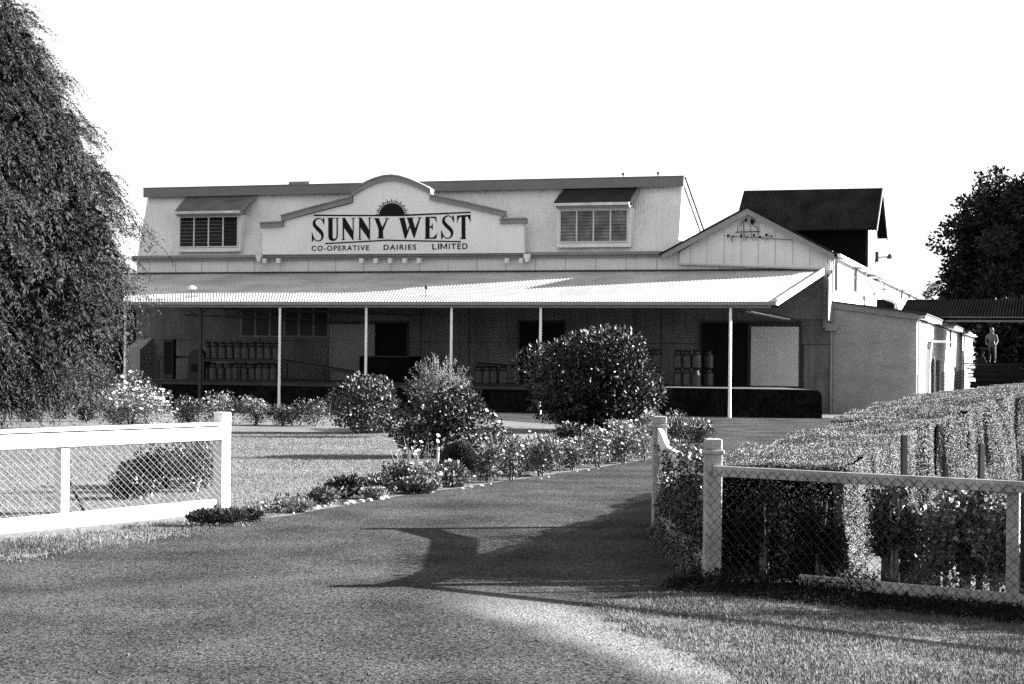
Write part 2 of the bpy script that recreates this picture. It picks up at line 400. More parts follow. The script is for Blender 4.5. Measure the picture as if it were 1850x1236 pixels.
# ------------------------------------------------------------------ main dairy building
dairy = thing('dairy_building', 'long two-storey dairy with curved name parapet, dormer windows and deep iron verandah', 'building', ORG, -TH)
XR = 0.0; XL = L(246, 600, 0)[0]
zband_l = L(248, 464)[1]; zband_r = L(1198, 457)[1]; ZB = (zband_l + zband_r) / 2
xme = L(1224, 450, 0)[0]                        # right end of the mansard
ztl = L(262, 357, .8)[1]; ztr = L(1236, 337, .8)[1]; ZT = (ztl + ztr) / 2      # under side of fascia
zfl = L(262, 343, .7)[1]; zfr = L(1238, 318, .7)[1]; ZF = (zfl + zfr) / 2
print('frame', XL, ZB, zband_l, zband_r, ZT, ZF, xme)
MB().box(XL, XR, 0, .2, 0, ZB).build('wall', WALL, dairy)
# seams of the wall sheets
MB().box(XL + .01, XR - .01, -.02, -.0, 0.02, 4.35).build('shaded_lower_wall', WALL_SHADED, dairy)  # overlay sheet that carries the verandah shade as colour
seam = MB()
for k in range(24):
    x = XL + (XR - XL) * (k + .5) / 24
    seam.box(x - .012, x + .012, -.012, -.001, 4.4, ZB - .05)
pieces(seam, 'wall_batten', mat('batten', .34, .8, .1, 4), dairy)
seam = MB()
zs = 2.45
seam.box(XL, XR, -.034, -.021, zs - .012, zs + .012)
for px in (362, 470, 760, 848, 1148, 1195):
    x = L(px, 620)[0]; seam.box(x - .012, x + .012, -.036, -.021, 0.9, 4.3)
seam.build('wall_joint', TRIM_D, dairy)
# mansard, sloping back above the band
ms = MB(); ms.corr((XL, 0.02, ZB), (xme, 0.02, ZB), (xme, .8, ZT), (XL, .8, ZT), pitch=.09, amp=.007)
ms.build('mansard_roof', WALL, dairy)
# eaves band with its gutter
bd = MB(); bd.box(XL - .12, L(1199, 457)[0], -.16, 0.0, ZB - .17, ZB - .02); bd.box(XL - .12, L(1199, 457)[0], -.24, -.16, ZB - .07, ZB + .04)
bd.build('eaves_gutter', TRIM, dairy)
# fascia at the top (box with slight overhang) and rear roof slope
fz0, fz1 = ZT - .02, ZF
fs = MB(); fs.box(XL - .05, xme + .1, .52, .62, fz0, fz1); fs.box(XL - .08, xme + .12, .50, .72, fz1, fz1 + .035)
fs.build('fascia', FASCIA, dairy)
BACK = 12.0; zbk = ZF - (BACK - .7) * math.tan(R(24.6))
rf = MB(); rf.corr((XL, .7, ZF), (xme + .1, .7, ZF), (xme + .1, BACK, zbk), (XL, BACK, zbk), pitch=.12)
rf.build('roof', IRON, dairy)
ew = MB()
for x0, x1 in ((XL, XL + .12), (xme - .12, xme)):
    ew.prism([(x0, .21, 0), (x0, .21, ZB + .3), (x0, .78, ZT), (x0, .78, ZF - .06), (x0, BACK - .1, zbk - .03), (x0, BACK - .1, 0)], (x1 - x0, 0, 0))
pieces(ew, 'end_wall', WALL_WHITE, dairy)
bg_ = MB(); bg_.bar((xme + .06, .72, ZF - .12), (xme + .06, BACK, zbk - .12), .05, .2); bg_.build('barge_board', mat('barge_grey', .30, .7), dairy)
bg_ = MB(); bg_.bar((xme + .10, .72, ZF + .0), (xme + .10, BACK, zbk + .0), .08, .05); bg_.build('barge_capping', TRIM_D, dairy)
# small roof vent and finials
x = L(541, 336, .8)[0]; MB().box(x - .45, x + .45, .75, 1.3, ZF + .03, ZF + .17).build('roof_vent', TRIM, dairy)
for px in (1127, 1190):
    x = L(px, 318, .7)[0]; MB().lathe([(.02, 0), (.02, .06), (.06, .09), (.06, .14), (.02, .18)], 8, (x, .61, ZF + .03)).build('finial', TRIM_D, dairy)

# dormers
def dormer(px0, px1, pyt, pyb, pxe0, pxe1, pye, pxt0, pxt1, glass, hood, nlouv, k):
    yf = -.12
    x0 = L(px0, pyt, yf)[0]; x1 = L(px1, pyt, yf)[0]; z1 = L((px0+px1)/2, pyt, yf)[1]; z0 = L((px0+px1)/2, pyb, yf)[1]
    def yat(z): return .8 * (z - ZB) / (ZT - ZB)
    d = MB()
    for xa, xb in ((x0 - .12, x0 - .02), (x1 + .02, x1 + .12)):
        d.prism([(xa, yf, z0 - .22), (xa, yf, z1 + .1), (xa, .1 + yat(z1 + .1), z1 + .1), (xa, .05 + yat(z0), z0 - .22)], (xb - xa, 0, 0))
    d.box(x0 - .02, x1 + .02, yf, yf + .1, z0 - .22, z0 - .06); d.box(x0 - .12, x1 + .12, yf - .02, yf + .1, z1 + .07, z1 + .17)
    dm = d.build('dormer', WALL, dairy)
    w = MB()
    fw = .055
    w.box(x0 - .02, x1 + .02, yf - .03, yf + .03, z0 - .05, z0); w.box(x0 - .02, x1 + .02, yf - .03, yf + .03, z1, z1 + .06)
    for i in range(5):
        x = x0 + (x1 - x0) * i / 4; w.box(x - fw/2, x + fw/2, yf - .025, yf + .03, z0, z1)
    w.build('window_frame', WFRAME, dm)
    gl = MB()
    for i in range(4):
        xa = x0 + (x1 - x0) * i / 4 + fw/2; xb = x0 + (x1 - x0) * (i + 1) / 4 - fw/2
        for j in range(nlouv):
            za = z0 + (z1 - z0) * j / nlouv; zb = z0 + (z1 - z0) * (j + 1) / nlouv
            gl.prism([(xa, yf - .005, za), (xb, yf - .005, za), (xb, yf + .03, zb), (xa, yf + .03, zb)], (0, .012, .004))
    gl.build('louvre_glass', glass, dm)
    lt = MB()
    for i in range(4):
        xa = x0 + (x1 - x0) * i / 4 + fw/2; xb = x0 + (x1 - x0) * (i + 1) / 4 - fw/2
        for j in range(1, nlouv):
            if k == 0 and i == 3: continue
            zz = z0 + (z1 - z0) * j / nlouv; lt.box(xa, xb, yf - .016, yf - .006, zz - .006, zz + .006)
    lt.build('louvre_edge', mat('louvre_edge', .16 if k == 0 else .10, .4), dm)
    yl = MB().box(x0 - .05, x1 + .05, yf + .06, yf + .075, z0, z1).build('window_backing', BLACK, dm)
    # hood
    xe0, ze = L(pxe0, pye, -.45); xe1 = L(pxe1, pye, -.45)[0]; zt = ZT - .02
    xt0 = L(pxt0, 358, .65)[0]; xt1 = L(pxt1, 358, .65)[0]
    h = MB(); h.corr((xe0, -.45, ze), (xe1, -.45, ze), (xt1, .62, zt), (xt0, .62, zt), pitch=.09, amp=.008)
    h.build('hood_roof', hood, dm)
    h = MB(); h.box(xe0, xe1, -.52, -.44, ze - .09, ze + .01); h.build('hood_gutter', mat('hood_gutter', .40, .6), dm)
    h = MB(); h.box(xe0 + .1, xe1 - .03, -.42, yf - .02, ze - .16, ze - .09); h.bar((xe0 + .03, -.43, ze - .06), (xt0 + .03, .6, zt - .06), .03, .1); h.bar((xe1 - .03, -.43, ze - .06), (xt1 - .03, .6, zt - .06), .03, .1)
    h.build('hood_soffit', TRIM, dm)
dormer(325, 430, 393, 445, 314, 433, 383, 337, 463, GLASS_D, HOODL, 8, 0)
dormer(1012, 1134, 381, 436, 999, 1137, 368, 1017, 1156, GLASS_L, HOODR, 9, 1)

# parapet signboard
YS = -.34; YS2 = -.12
def S(px, py): x, z = L(px, py, YS); return (x, z)
prof = [(474, 460), (474, 411), (512, 409), (514, 399), (638, 367), (638, 347)]
arc = [(651, 340), (666, 332), (681, 326), (696, 322), (710, 321), (724, 323), (740, 328), (757, 335), (772, 342), (780, 347)]
prof2 = [(781, 361), (907, 389), (908, 403), (946, 402), (947, 457)]
sg = MB(); sg.xz([S(*p) for p in prof + arc + prof2], YS, YS2); sb = sg.build('signboard', SIGN, dairy)
cn = MB()
def cap(pts, th):     # cornice following the top, th in photo pixels below the top line
    up = [S(*p) for p in pts]; dn = [S(p[0], p[1] + th) for p in pts]
    cn.xz(up + dn[::-1], YS - .12, YS2 + .03)
    cn.xz([(a[0], a[1]) for a in up] + [(a[0], a[1] + .05) for a in up][::-1], YS - .17, YS2 + .05)
cap([(472, 404), (513, 402)], 8); cap([(510, 391), (572, 374), (637, 357)], 9)
cap([(637, 346)] + [(a, b - 3) for a, b in arc] , 9)
cap([(778, 353), (845, 367), (912, 383)], 9); cap([(905, 397), (950, 396)], 8)
cn.build('cornice', TRIM, sb)
# lettering: painted boards lying 2 cm proud of the sign
let = MB()
def Z1(x, y): return S(550 + x / 10.3, 340 + y / 10.3)
def Z2(x, y): return S(700 + x / 10.3, 340 + y / 10.3)
_k = [0]
def ink(pts, zf):
    _k[0] += 1; d = .004 + .0013 * (_k[0] % 9)
    let.xz([zf(*p) for p in pts], YS - d, YS)
def ribbon(path, zf, fx=lambda x, y: (x, y)):
    P = [Vector((p[0], p[1])) for p in path]; W = [p[2] for p in path]; pts = []; ws = []
    for i in range(len(P) - 1):
        p0 = P[max(i-1, 0)]; p1 = P[i]; p2 = P[i+1]; p3 = P[min(i+2, len(P)-1)]
        for j in range(5):
            t = j / 5; pts.append(.5*((2*p1) + (p2-p0)*t + (2*p0-5*p1+4*p2-p3)*t*t + (3*p1-p0-3*p2+p3)*t**3)); ws.append(W[i]*(1-t) + W[i+1]*t)
    pts.append(P[-1]); ws.append(W[-1]); a = []; b = []
    for i, p in enumerate(pts):
        d = (pts[min(i+1, len(pts)-1)] - pts[max(i-1, 0)]).normalized(); n = Vector((-d.y, d.x)) * ws[i] / 2
        a.append(p + n); b.append(p - n)
    for i in range(len(a) - 1):
        q = [zf(*fx(*v)) for v in (a[i], a[i+1], b[i+1], b[i])]; let.xz(q, YS - .006, YS)
SPATH = [(355,660,6),(342,612,16),(312,576,20),(265,563,20),(215,582,30),(182,630,48),(190,690,62),(240,750,70),(298,808,70),(332,862,56),(332,922,40),(305,966,26),(262,984,20),(215,972,20),(178,936,18),(157,880,10),(148,836,5)]
SSER = [[(355,552),(372,552),(372,690),(356,664),(340,585)], [(137,828),(150,850),(178,945),(150,1002),(137,1002)]]
ribbon(SPATH, Z1); [ink(s, Z1) for s in SSER]
s2f = lambda x, y: (1000 + (x - 138) * 1.02, 505 + (y - 552) * .993)
ribbon(SPATH, Z2, s2f); [ink([s2f(*p) for p in s], Z2) for s in SSER]
ink([(445,560),(525,560),(525,915),(540,940),(565,945),(588,930),(598,890),(598,560),(622,560),(622,890),(610,940),(575,975),(530,985),(485,975),(455,945),(445,900)], Z1)
ink([(432,552),(556,552),(556,568),(432,568)], Z1); ink([(578,552),(642,552),(642,568),(578,568)], Z1)
for dx, dy in ((0, 0), (306, -8)):
    for q in ([(713,560),(738,560),(738,965),(713,965)], [(692,953),(757,953),(757,968),(692,968)], [(713,556),(758,556),(903,800),(913,972),(902,972),(736,735),(713,700)], [(896,560),(918,560),(914,960),(900,900)], [(876,553),(940,553),(940,568),(876,568)], [(690,553),(760,553),(760,568),(690,568)]):
        ink([(a + dx, b + dy) for a, b in q], Z1)
for q in ([(1308,570),(1388,570),(1452,735),(1464,805),(1380,805),(1374,745)], [(1380,760),(1462,760),(1466,922),(1376,922)], [(1358,918),(1486,918),(1486,936),(1358,936)], [(1528,570),(1552,570),(1465,790),(1447,735)], [(1288,558),(1402,558),(1402,574),(1288,574)], [(1498,560),(1577,560),(1577,574),(1498,574)]): ink(q, Z1)
for q in ([(226,560),(316,560),(376,800),(337,940),(325,940)], [(400,700),(425,720),(345,940),(328,940)], [(368,560),(462,560),(523,765),(502,930),(490,930),(425,745)], [(590,556),(617,553),(505,930),(494,930),(512,760)], [(216,552),(326,550),(326,566),(216,568)], [(358,550),(492,546),(492,562),(358,566)], [(563,545),(636,541),(636,556),(563,560)],
          [(708,535),(785,533),(785,940),(708,942)], [(706,536),(905,530),(918,622),(903,616),(880,562),(785,550)], [(698,926),(785,920),(858,915),(930,833),(905,940),(698,946)], [(785,715),(820,700),(845,650),(845,792),(825,748),(785,735)],
          [(1378,510),(1452,508),(1452,930),(1378,932)], [(1358,925),(1462,922),(1462,948),(1358,950)], [(1295,510),(1550,492),(1545,642),(1528,600),(1492,532),(1350,537),(1312,592),(1295,662)]): ink(q, Z2)
for q, z in (([(175,492),(1648,498),(1648,524),(175,522)], Z1), ([(103,498),(330,490),(1548,437),(1548,464),(330,520),(103,524)], Z2), ([(388,1020),(1545,957),(1648,960),(1648,984),(1545,982),(390,1044)], Z1), ([(103,960),(1365,984),(1365,1008),(103,985)], Z2)): ink(q, z)
for q in ([(985,1032),(1007,1032),(1007,1138),(985,1138)], [(1088,1030),(1110,1030),(1110,1136),(1088,1136)], [(990,1032),(1012,1032),(1056,1128),(1042,1128)], [(1084,1030),(1105,1030),(1054,1128),(1040,1128)]): ink(q, Z2)
let.build('lettering', BLACK, sb)
em = MB(); cpx, cpy, RR = 708.0, 390.0, 23.2
dome = [S(cpx + RR*math.cos(a), cpy - RR*math.sin(a)) for a in [math.pi*i/28 for i in range(29)]]
em.xz(dome, YS - .014, YS)
for i in range(21):
    a = math.pi * (i + .5) / 21; ln = 31.5 if i % 2 == 0 else 28.5; da = .062
    em.xz([S(cpx + (RR+1.4)*math.cos(a-da), cpy - (RR+1.4)*math.sin(a-da)), S(cpx + (RR+1.4)*math.cos(a+da), cpy - (RR+1.4)*math.sin(a+da)), S(cpx + ln*1.0*math.cos(a+.02), cpy - ln*math.sin(a+.02))], YS - .012, YS)
em.build('sun_emblem', BLACK, sb)
def words(txt, pxa, pxb, pyt, pyb):
    cu = bpy.data.curves.new('words', 'FONT'); cu.body = txt; cu.offset = .022; cu.extrude = 0.0; cu.space_character = 1.22
    to = bpy.data.objects.new('words', cu); COL.objects.link(to); bpy.context.view_layer.update()
    me = bpy.data.meshes.new_from_object(to.evaluated_get(bpy.context.evaluated_depsgraph_get())); bpy.data.objects.remove(to)
    n = len(me.vertices); c = np.zeros(n*3); me.vertices.foreach_get('co', c); c = c.reshape(-1, 3); lo = c.min(0); hi = c.max(0)
    (x0, z0), (x1, z1) = S(pxa, pyb), S(pxb, pyt)
    X = x0 + (c[:, 0] - lo[0]) / (hi[0] - lo[0]) * (x1 - x0); Z = z0 + (c[:, 1] - lo[1]) / (hi[1] - lo[1]) * (z1 - z0)
    me.vertices.foreach_set('co', np.c_[X, np.full(n, YS - .008), Z].ravel()); me.materials.clear(); me.materials.append(BLACK)
    me.name = 'words'; o = bpy.data.objects.new('words', me); link(o, sb)
words('CO-OPERATIVE', 563, 667, 443, 453.5); words('DAIRIES', 693, 752, 441.5, 452); words('LI', 781, 793.7, 440.5, 451); words('ITED', 810.7, 845, 439.8, 450.6)
for px in (478, 503, 653, 679, 705, 731, 757, 916, 942):
    x, z = L(px, 471, -.3); MB().xz([(x-.075, z-.1), (x+.075, z-.1), (x+.075, z+.09), (x-.075, z+.09)], -.36, -.17).build('bracket', WALL, dairy)
for px, py in ((469, 464), (953, 464)):
    x, z = L(px, py, -.3); b = MB(); b.xz([(x-.05, z-.2), (x+.05, z-.2), (x+.12, z), (x+.12, z+.1), (x-.12, z+.1), (x-.12, z)], -.42, -.22); b.build('rainwater_head', WALL, dairy)

# verandah
YV = -7.0
vx0 = L(226, 547, YV)[0]; vx1 = L(1402, 551, YV)[0]; ZG = (L(226, 545, YV)[1] + L(1402, 551, YV)[1]) / 2 - .02
zw = (L(300, 495, 0)[1] + L(1488, 488, 0)[1]) / 2; xw1 = L(1489, 488, 0)[0]; xwl = L(219, 495, 0)[0]
print('verandah', vx0, vx1, ZG, zw, xw1)
vr = MB(); vr.corr((vx0, YV, ZG + .07), (vx1, YV, ZG + .07), (xw1, 0, zw), (xwl, 0, zw), pitch=.076 * 1.4, amp=.006, rows=10)
vr.build('verandah_roof', IRON, dairy)
vg = MB(); vg.box(vx0 - .05, vx1 + .02, YV - .12, YV + .02, ZG - .04, ZG + .05); vg.box(vx0 - .03, vx1 - .2, YV + .03, YV + .12, ZG - .13, ZG - .045)
vg.build('verandah_gutter', mat('gutter_grey', .20, .5, .1, 3), dairy)
b = MB(); b.bar((vx1 + .03, YV - .02, ZG + .05), (xw1 + .03, -.02, zw - .02), .05, .22); b.bar((vx0 - .03, YV, ZG + .03), (xwl - .03, -.02, zw - .03), .05, .22)
pieces(b, 'verandah_barge', mat('barge_light', .55, .6), dairy)
b = MB(); b.bar((xwl, -.04, zw + .03), (xw1, -.04, zw + .03), .1, .05); b.build('verandah_flashing', TRIM_D, dairy)
# rafters and battens below the iron
b = MB()
for k in range(9):
    t = (k + .5) / 9; x = vx0 + (vx1 - vx0) * t; b.bar((x, YV + .1, ZG - .08), (x, 0, zw - .16), .06, .14)
for yy in (-5.4, -3.6, -1.8):
    zz = ZG + .05 + (zw - ZG) * (yy - YV) / (-YV) - .06; b.bar((vx0, yy, zz), (vx1, yy, zz), .05, .05)
pieces(b, 'rafter', TRIM_D, dairy)
b = MB(); zl = 3.3
for yy in (-4.0, -.8):
    xa = vx0 + .8; xb = xa + 8.5
    b.bar((xa, yy, 3.65), (xb, yy, 3.45), .06, .06); b.bar((xa, yy, 3.35), (xa + 4.5, yy, 3.25), .06, .06)
    for k in range(3): b.bar((xa + k*1.5, yy, 3.62), (xa + .5 + k*1.5, yy, 3.34), .03, .03); b.bar((xa + 1 + k*1.5, yy, 3.6), (xa + .5 + k*1.5, yy, 3.34), .03, .03)
b.build('roof_truss', TRIM_D, dairy)
# light patch: open lap in the lower ceiling at the right end
for px, pyb_ in ((226, 735), (505, 737), (661, 745), (815, 748), (976, 750), (1319, 755)):
    x, z = L(px, 640, YV + .1)
    MB().lathe([(.06, 0), (.052, .5), (.045, ZG - .1)], 8, (x, YV + .1, 0)).build('verandah_post', POSTM, dairy)
x, z = L(362, 640, YV + .6); MB().box(x - .05, x + .05, YV + .55, YV + .65, 0, ZG + .05).build('verandah_post', TRIM_D, dairy)  # dark post: its shade is put into the colour
# skillion end of the verandah at the wing: sloped infill wall
b = MB(); b.prism([(-.06, -.02, 3.3), (-.06, -.02, zw - .1), (-.06, -.9, zw - .35), (-.06, -1.0, 3.3)], (.05, 0, 0)); 
xi0, zi0 = L(1395, 560, -.02); b.xz([L(1440, 577, -.05), L(1400, 566, -.05), L(1340, 560, -.05), L(1340, 556, -.05), L(1405, 556, -.05), L(1486, 496, -.05), L(1497, 500, -.05), L(1497, 577, -.05)], -.09, -.05)
b.build('verandah_infill', mat('infill', .16, .8, .2), dairy)
b = MB(); b.bar((L(1352, 563, -2)[0], -2, L(1352, 563, -2)[1]), (L(1422, 577, -.3)[0], -.3, L(1422, 577, -.3)[1]), .28, .04); b.build('ceiling_sheet', WALL_WHITE, dairy)
# windows and doors under the verandah
def rect(px0, px1, py0, py1, y=0): xa, z1 = L(px0, py0, y); xb, z0 = L(px1, py1, y); return xa, xb, z0, z1
xa, xb, z0, z1 = rect(437, 594, 553, 607)
wn = MB()
for i in range(7):
    x = xa + (xb - xa) * i / 6; wn.box(x - .045, x + .045, -.06, -.005, z0, z1)
wn.box(xa - .05, xb + .05, -.09, -.005, z0 - .07, z0); wn.box(xa - .05, xb + .05, -.07, -.005, z1, z1 + .06); 
w_ = wn.build('window', mat('window_frame_dull', .16, .7), dairy); MB().box(xa, xb, -.04, -.022, z0, z1).build('pane', GLASS_D, w_)
def opening(px0, px1, py0, y0z=.92):
    xa, xb, z0, z1 = rect(px0, px1, py0, 700); z0 = y0z
    o = MB().box(xa, xb, -.034, -.021, z0, z1).build('doorway', BLACK, dairy)
    f = MB(); f.box(xa - .08, xa, -.05, -.003, z0, z1 + .08); f.box(xb, xb + .08, -.05, -.003, z0, z1 + .08); f.box(xa, xb, -.05, -.003, z1, z1 + .08)
    f.build('door_frame', TRIM_D, o)
opening(680, 735, 584); opening(940, 1018, 582); opening(1268, 1350, 584)
def panel(px0, px1, py0, py1, m, fr):
    xa, xb, z0, z1 = rect(px0, px1, py0, py1, -.1); z0 = max(z0, .95)
    o = MB().box(xa, xb, -.10, -.06, z0, z1).build('sliding_door', m, dairy)
    f = MB(); f.box(xa - .09, xa, -.12, -.055, z0 - .06, z1 + .09); f.box(xb, xb + .09, -.12, -.055, z0 - .06, z1 + .09); f.box(xa, xb, -.12, -.055, z1, z1 + .09); f.box(xa, xb, -.12, -.055, z0 - .06, z0)
    f.build('door_frame', fr, o)
    t = MB(); t.box(xa - 1.2, xb + .1, -.14, -.08, z1 + .12, z1 + .18); t.build('door_track', TRIM_D, o)
panel(1357, 1443, 590, 700, WALL, TRIM_D)
panel(600, 672, 590, 690, mat('door_paint', .24, .8, .1, 2), mat('door_paint', .45))
# buttress at the left corner, corner pilaster and pipe at the right
x0, _ = L(236, 650, -.6); x1, _ = L(262, 650, -.6); zt = L(240, 618, -.6)[1]
b = MB(); b.prism([(x0, -.02, .0), (x0, -1.0, .0), (x0, -1.0, zt - .3), (x0, -.02, zt + .15)], (x1 - x0, 0, 0)); b.build('buttress', mat('buttress', .22, .8, .15), dairy)
b = MB(); b.box(-.30, -.06, -.16, -.02, 3.05, zw - .02); b.box(-.04, .03, -.1, -.01, 0, zw); b.box(-.22, .2, -.2, -.05, 2.95, 3.2)
b.build('corner_pilaster', mat('pilaster', .22, .8, .15), dairy)
b = MB(); b.tube([(-.14, -.2, 3.3), (-.14, -.2, 5.0)], .03); b.build('downpipe', TRIM_D, dairy)
# plinth strip of the wall above deck (lighter lower sheets, cupboard outlines)
b = MB(); xa, xb, z0, z1 = rect(1450, 1457, 624, 702); b.box(xa, xa + .05, -.05, -.002, z0, z1); xa, xb, z0, z1 = rect(1366, 1370, 570, 608); 
b.build('wall_pipe', TRIM_D, dairy)
# loading dock
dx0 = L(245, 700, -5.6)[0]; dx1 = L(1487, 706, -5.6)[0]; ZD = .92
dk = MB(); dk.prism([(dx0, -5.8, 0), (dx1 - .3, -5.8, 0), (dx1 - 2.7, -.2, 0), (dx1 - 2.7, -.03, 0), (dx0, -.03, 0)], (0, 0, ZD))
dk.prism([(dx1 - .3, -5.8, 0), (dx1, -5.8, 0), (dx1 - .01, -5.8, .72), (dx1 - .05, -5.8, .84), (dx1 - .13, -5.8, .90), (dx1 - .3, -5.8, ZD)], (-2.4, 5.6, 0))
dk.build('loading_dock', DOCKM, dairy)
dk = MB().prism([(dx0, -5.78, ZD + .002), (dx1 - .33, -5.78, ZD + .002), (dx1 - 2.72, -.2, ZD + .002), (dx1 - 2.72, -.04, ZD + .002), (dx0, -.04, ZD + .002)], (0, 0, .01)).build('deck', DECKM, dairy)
b = MB(); b.box(dx0, dx1 - 8, -5.86, -5.8, ZD - .14, ZD - .02); b.build('dock_buffer', mat('buffer', .03, .9), dairy)
# steps / little lamps on the verandah roof
for px, py, w in ((346, 529, .14), (769, 527, .05)):
    yy = -6.0; x, z = L(px, 536, yy); zr = ZG + .07 + (zw - ZG) * (yy - YV) / 7
    lb = MB(); lb.tube([(x, yy, zr), (x, yy, zr + .32)], .012, 6); lb.bar((x - .25, yy, zr + .03), (x + .25, yy, zr + .03), .03, .02)
    lr = lb.build('lamp_bracket', DARKM, dairy)
    MB().lathe([(.02, .42), (w, .36), (w * 1.05, .3), (.03, .26)], 12, (x + .02, yy, zr)).build('lamp_shade', WALL_WHITE if w > .1 else DARKM, lr)

# ------------------------------------------------------------------ gabled wing
wing = thing('gabled_wing', 'gabled brick-and-board wing running back from the right end of the dairy', 'building', ORG, -TH)
YG = -.12
ax, az = L(1352, 378, YG); lx, lz = L(1204, 458, YG); rx, rz_ = L(1503, 457, YG)
WL = 43.0
gw = MB(); gw.xz([L(1228, 476, YG), (lx + .5, lz + .05), (ax, az - .08), (rx - .05, rz_ - .03), (rx - .05, L(1500, 487, YG)[1])], YG, YG + .10)
gwall = gw.build('gable_wall', WALL, wing)
b = MB(); p0 = L(1226, 477, YG); p1 = L(1500, 487, YG); b.bar((p0[0], YG - .02, p0[1]), (p1[0], YG - .02, p1[1]), .05, .06)
p0 = L(1236, 459, YG); p1 = L(1500, 461, YG)
for k in range(9):
    x = lx + .9 + k * .62; zt = min(az - (ax - x) * (az - lz) / (ax - lx) if x < ax else az - (x - ax) * (az - rz_) / (rx - ax), 99) - .25
    b.box(x - .008, x + .008, YG - .012, YG - .002, L(1300, 480, YG)[1] + .02, zt)
b.build('cover_strip', mat('cover_strip', .30, .8), wing)
b = MB()
for (qa, qb) in (((lx - .12, lz - .06), (ax, az)), ((ax, az), (rx + .12, rz_ - .06))):
    d = Vector((qb[0]-qa[0], qb[1]-qa[1])).normalized(); 
    b.xz([(qa[0], qa[1]), (qb[0], qb[1]), (qb[0], qb[1] - .24), (qa[0], qa[1] - .20)], YG - .32, YG - .26)
b.build('barge_board', mat('barge_mid', .17, .7, .1), wing)
b = MB()
for (qa, qb) in (((lx - .2, lz - .08), (ax, az + .02)), ((rx + .2, rz_ - .08), (ax, az + .02))):
    b.prism([(qa[0], YG - .36, qa[1]), (qa[0], YG - .36, qa[1] + .05), (qb[0], YG - .36, qb[1] + .05), (qb[0], YG - .36, qb[1])], (0, WL + .36, 0))
b.build('roof', IRON_D, wing)
b = MB()
b.box(-.12, .0, .25, WL, 0, rz_ - .12); b.build('side_wall', WALL_WHITE, wing)
b = MB(); b.tube([(.27, -.4, rz_ - .1), (.27, WL, rz_ - .1)], .065, 8); b.build('side_gutter', mat('gutter_white', .55, .5), wing)
b = MB(); b.bar((.12, .2, rz_ - .14), (.12, WL, rz_ - .14), .22, .04); b.build('soffit', mat('soffit', .4, .8), wing)
def side_rect(px0, px1, py0, py1, xl):
    pm = (px0 + px1) / 2; y0, z1 = LX(px0, py0, xl); y1, _ = LX(px1, py0, xl); ym, z0 = LX(pm, py1, xl); return y0, y1, z0, z1
for q in ((1506, 1512, 470, 526), (1541, 1547, 484, 528), (1626, 1629.3, 523, 540), (1639.5, 1643, 529, 540), (1651, 1654, 534, 541)):
    y0, y1, z0, z1 = side_rect(*q, .02); w = MB().box(.003, .03, y0, y1, z0, z1).build('window', GLASS_D, wing)
    f = MB(); f.box(.003, .06, y0 - .06, y0, z0 - .05, z1 + .05); f.box(.003, .06, y1, y1 + .06, z0 - .05, z1 + .05); f.box(.003, .055, y0, y1, z0 - .05, z0); f.box(.003, .055, y0, y1, z1, z1 + .05); f.build('window_frame', WFRAME, w)
for px in (1562.5, 1622):
    y0, _ = LX(px, 500, .06); b = MB(); b.tube([(.07, y0, 3.6), (.07, y0, rz_ - .12)], .05, 6); b.build('downpipe', mat('pipe_grey', .32, .6), wing)
# insulators and wires on the gable
iso = thing('insulator_rack', 'rack of black insulators and looping wires high on the gable wall', 'insulator rack', WLD(ax, YG, az - 1.4), -TH)
def IR(zx, zy, y=YG - .1):
    x, z = L(1290 + zx / 14.23, 370 + zy / 14.23, y); return (x - ax, y - YG, z - (az - 1.4))
b = MB(); b.tube([IR(545, 705), IR(1180, 685)], .018); b.tube([IR(340, 800), IR(540, 820), IR(860, 835), IR(1180, 840), IR(1400, 868), IR(1640, 885), IR(2000, 905)], .013); pieces(b, 'rail', DARKM, iso)
b = MB(); b.tube([IR(600, 700), IR(610, 610), IR(680, 480), IR(760, 420), IR(820, 400)], .01, 5); b.tube([IR(765, 430), IR(765, 700), IR(780, 820)], .016, 5)
b.tube([IR(850, 430), IR(915, 490), IR(940, 600), IR(950, 700), IR(965, 850)], .012, 5); b.tube([IR(1010, 540), IR(1090, 560), IR(1130, 620), IR(1130, 760)], .014, 5); b.tube([IR(965, 290), IR(970, 400)], .01, 5)
b.tube([IR(740, 840), IR(770, 920), IR(800, 920), IR(830, 850)], .01, 5); b.tube([IR(970, 850), IR(1000, 910), IR(1050, 920), IR(1090, 860)], .01, 5); b.tube([IR(450, 830), IR(475, 950)], .016, 5); b.tube([IR(1180, 840), IR(1340, 920), IR(1390, 880)], .01, 5); b.tube([IR(1390, 790), IR(1500, 825)], .014, 5)
pieces(b, 'wire', DARKM, iso)
for q in ((820, 395, .055), (985, 440, .085), (360, 800, .05), (700, 795, .045), (1025, 785, .045), (1345, 775, .05), (500, 815, .035), (850, 830, .035), (1180, 825, .04), (1485, 815, .035)):
    p = IR(q[0], q[1], YG - .12); r = q[2]; MB().lathe([(r*.4, -r*1.3), (r*.7, -r*.4), (r, 0), (r, r*.6), (r*.5, r)], 8, p).build('insulator', BLACK, iso)

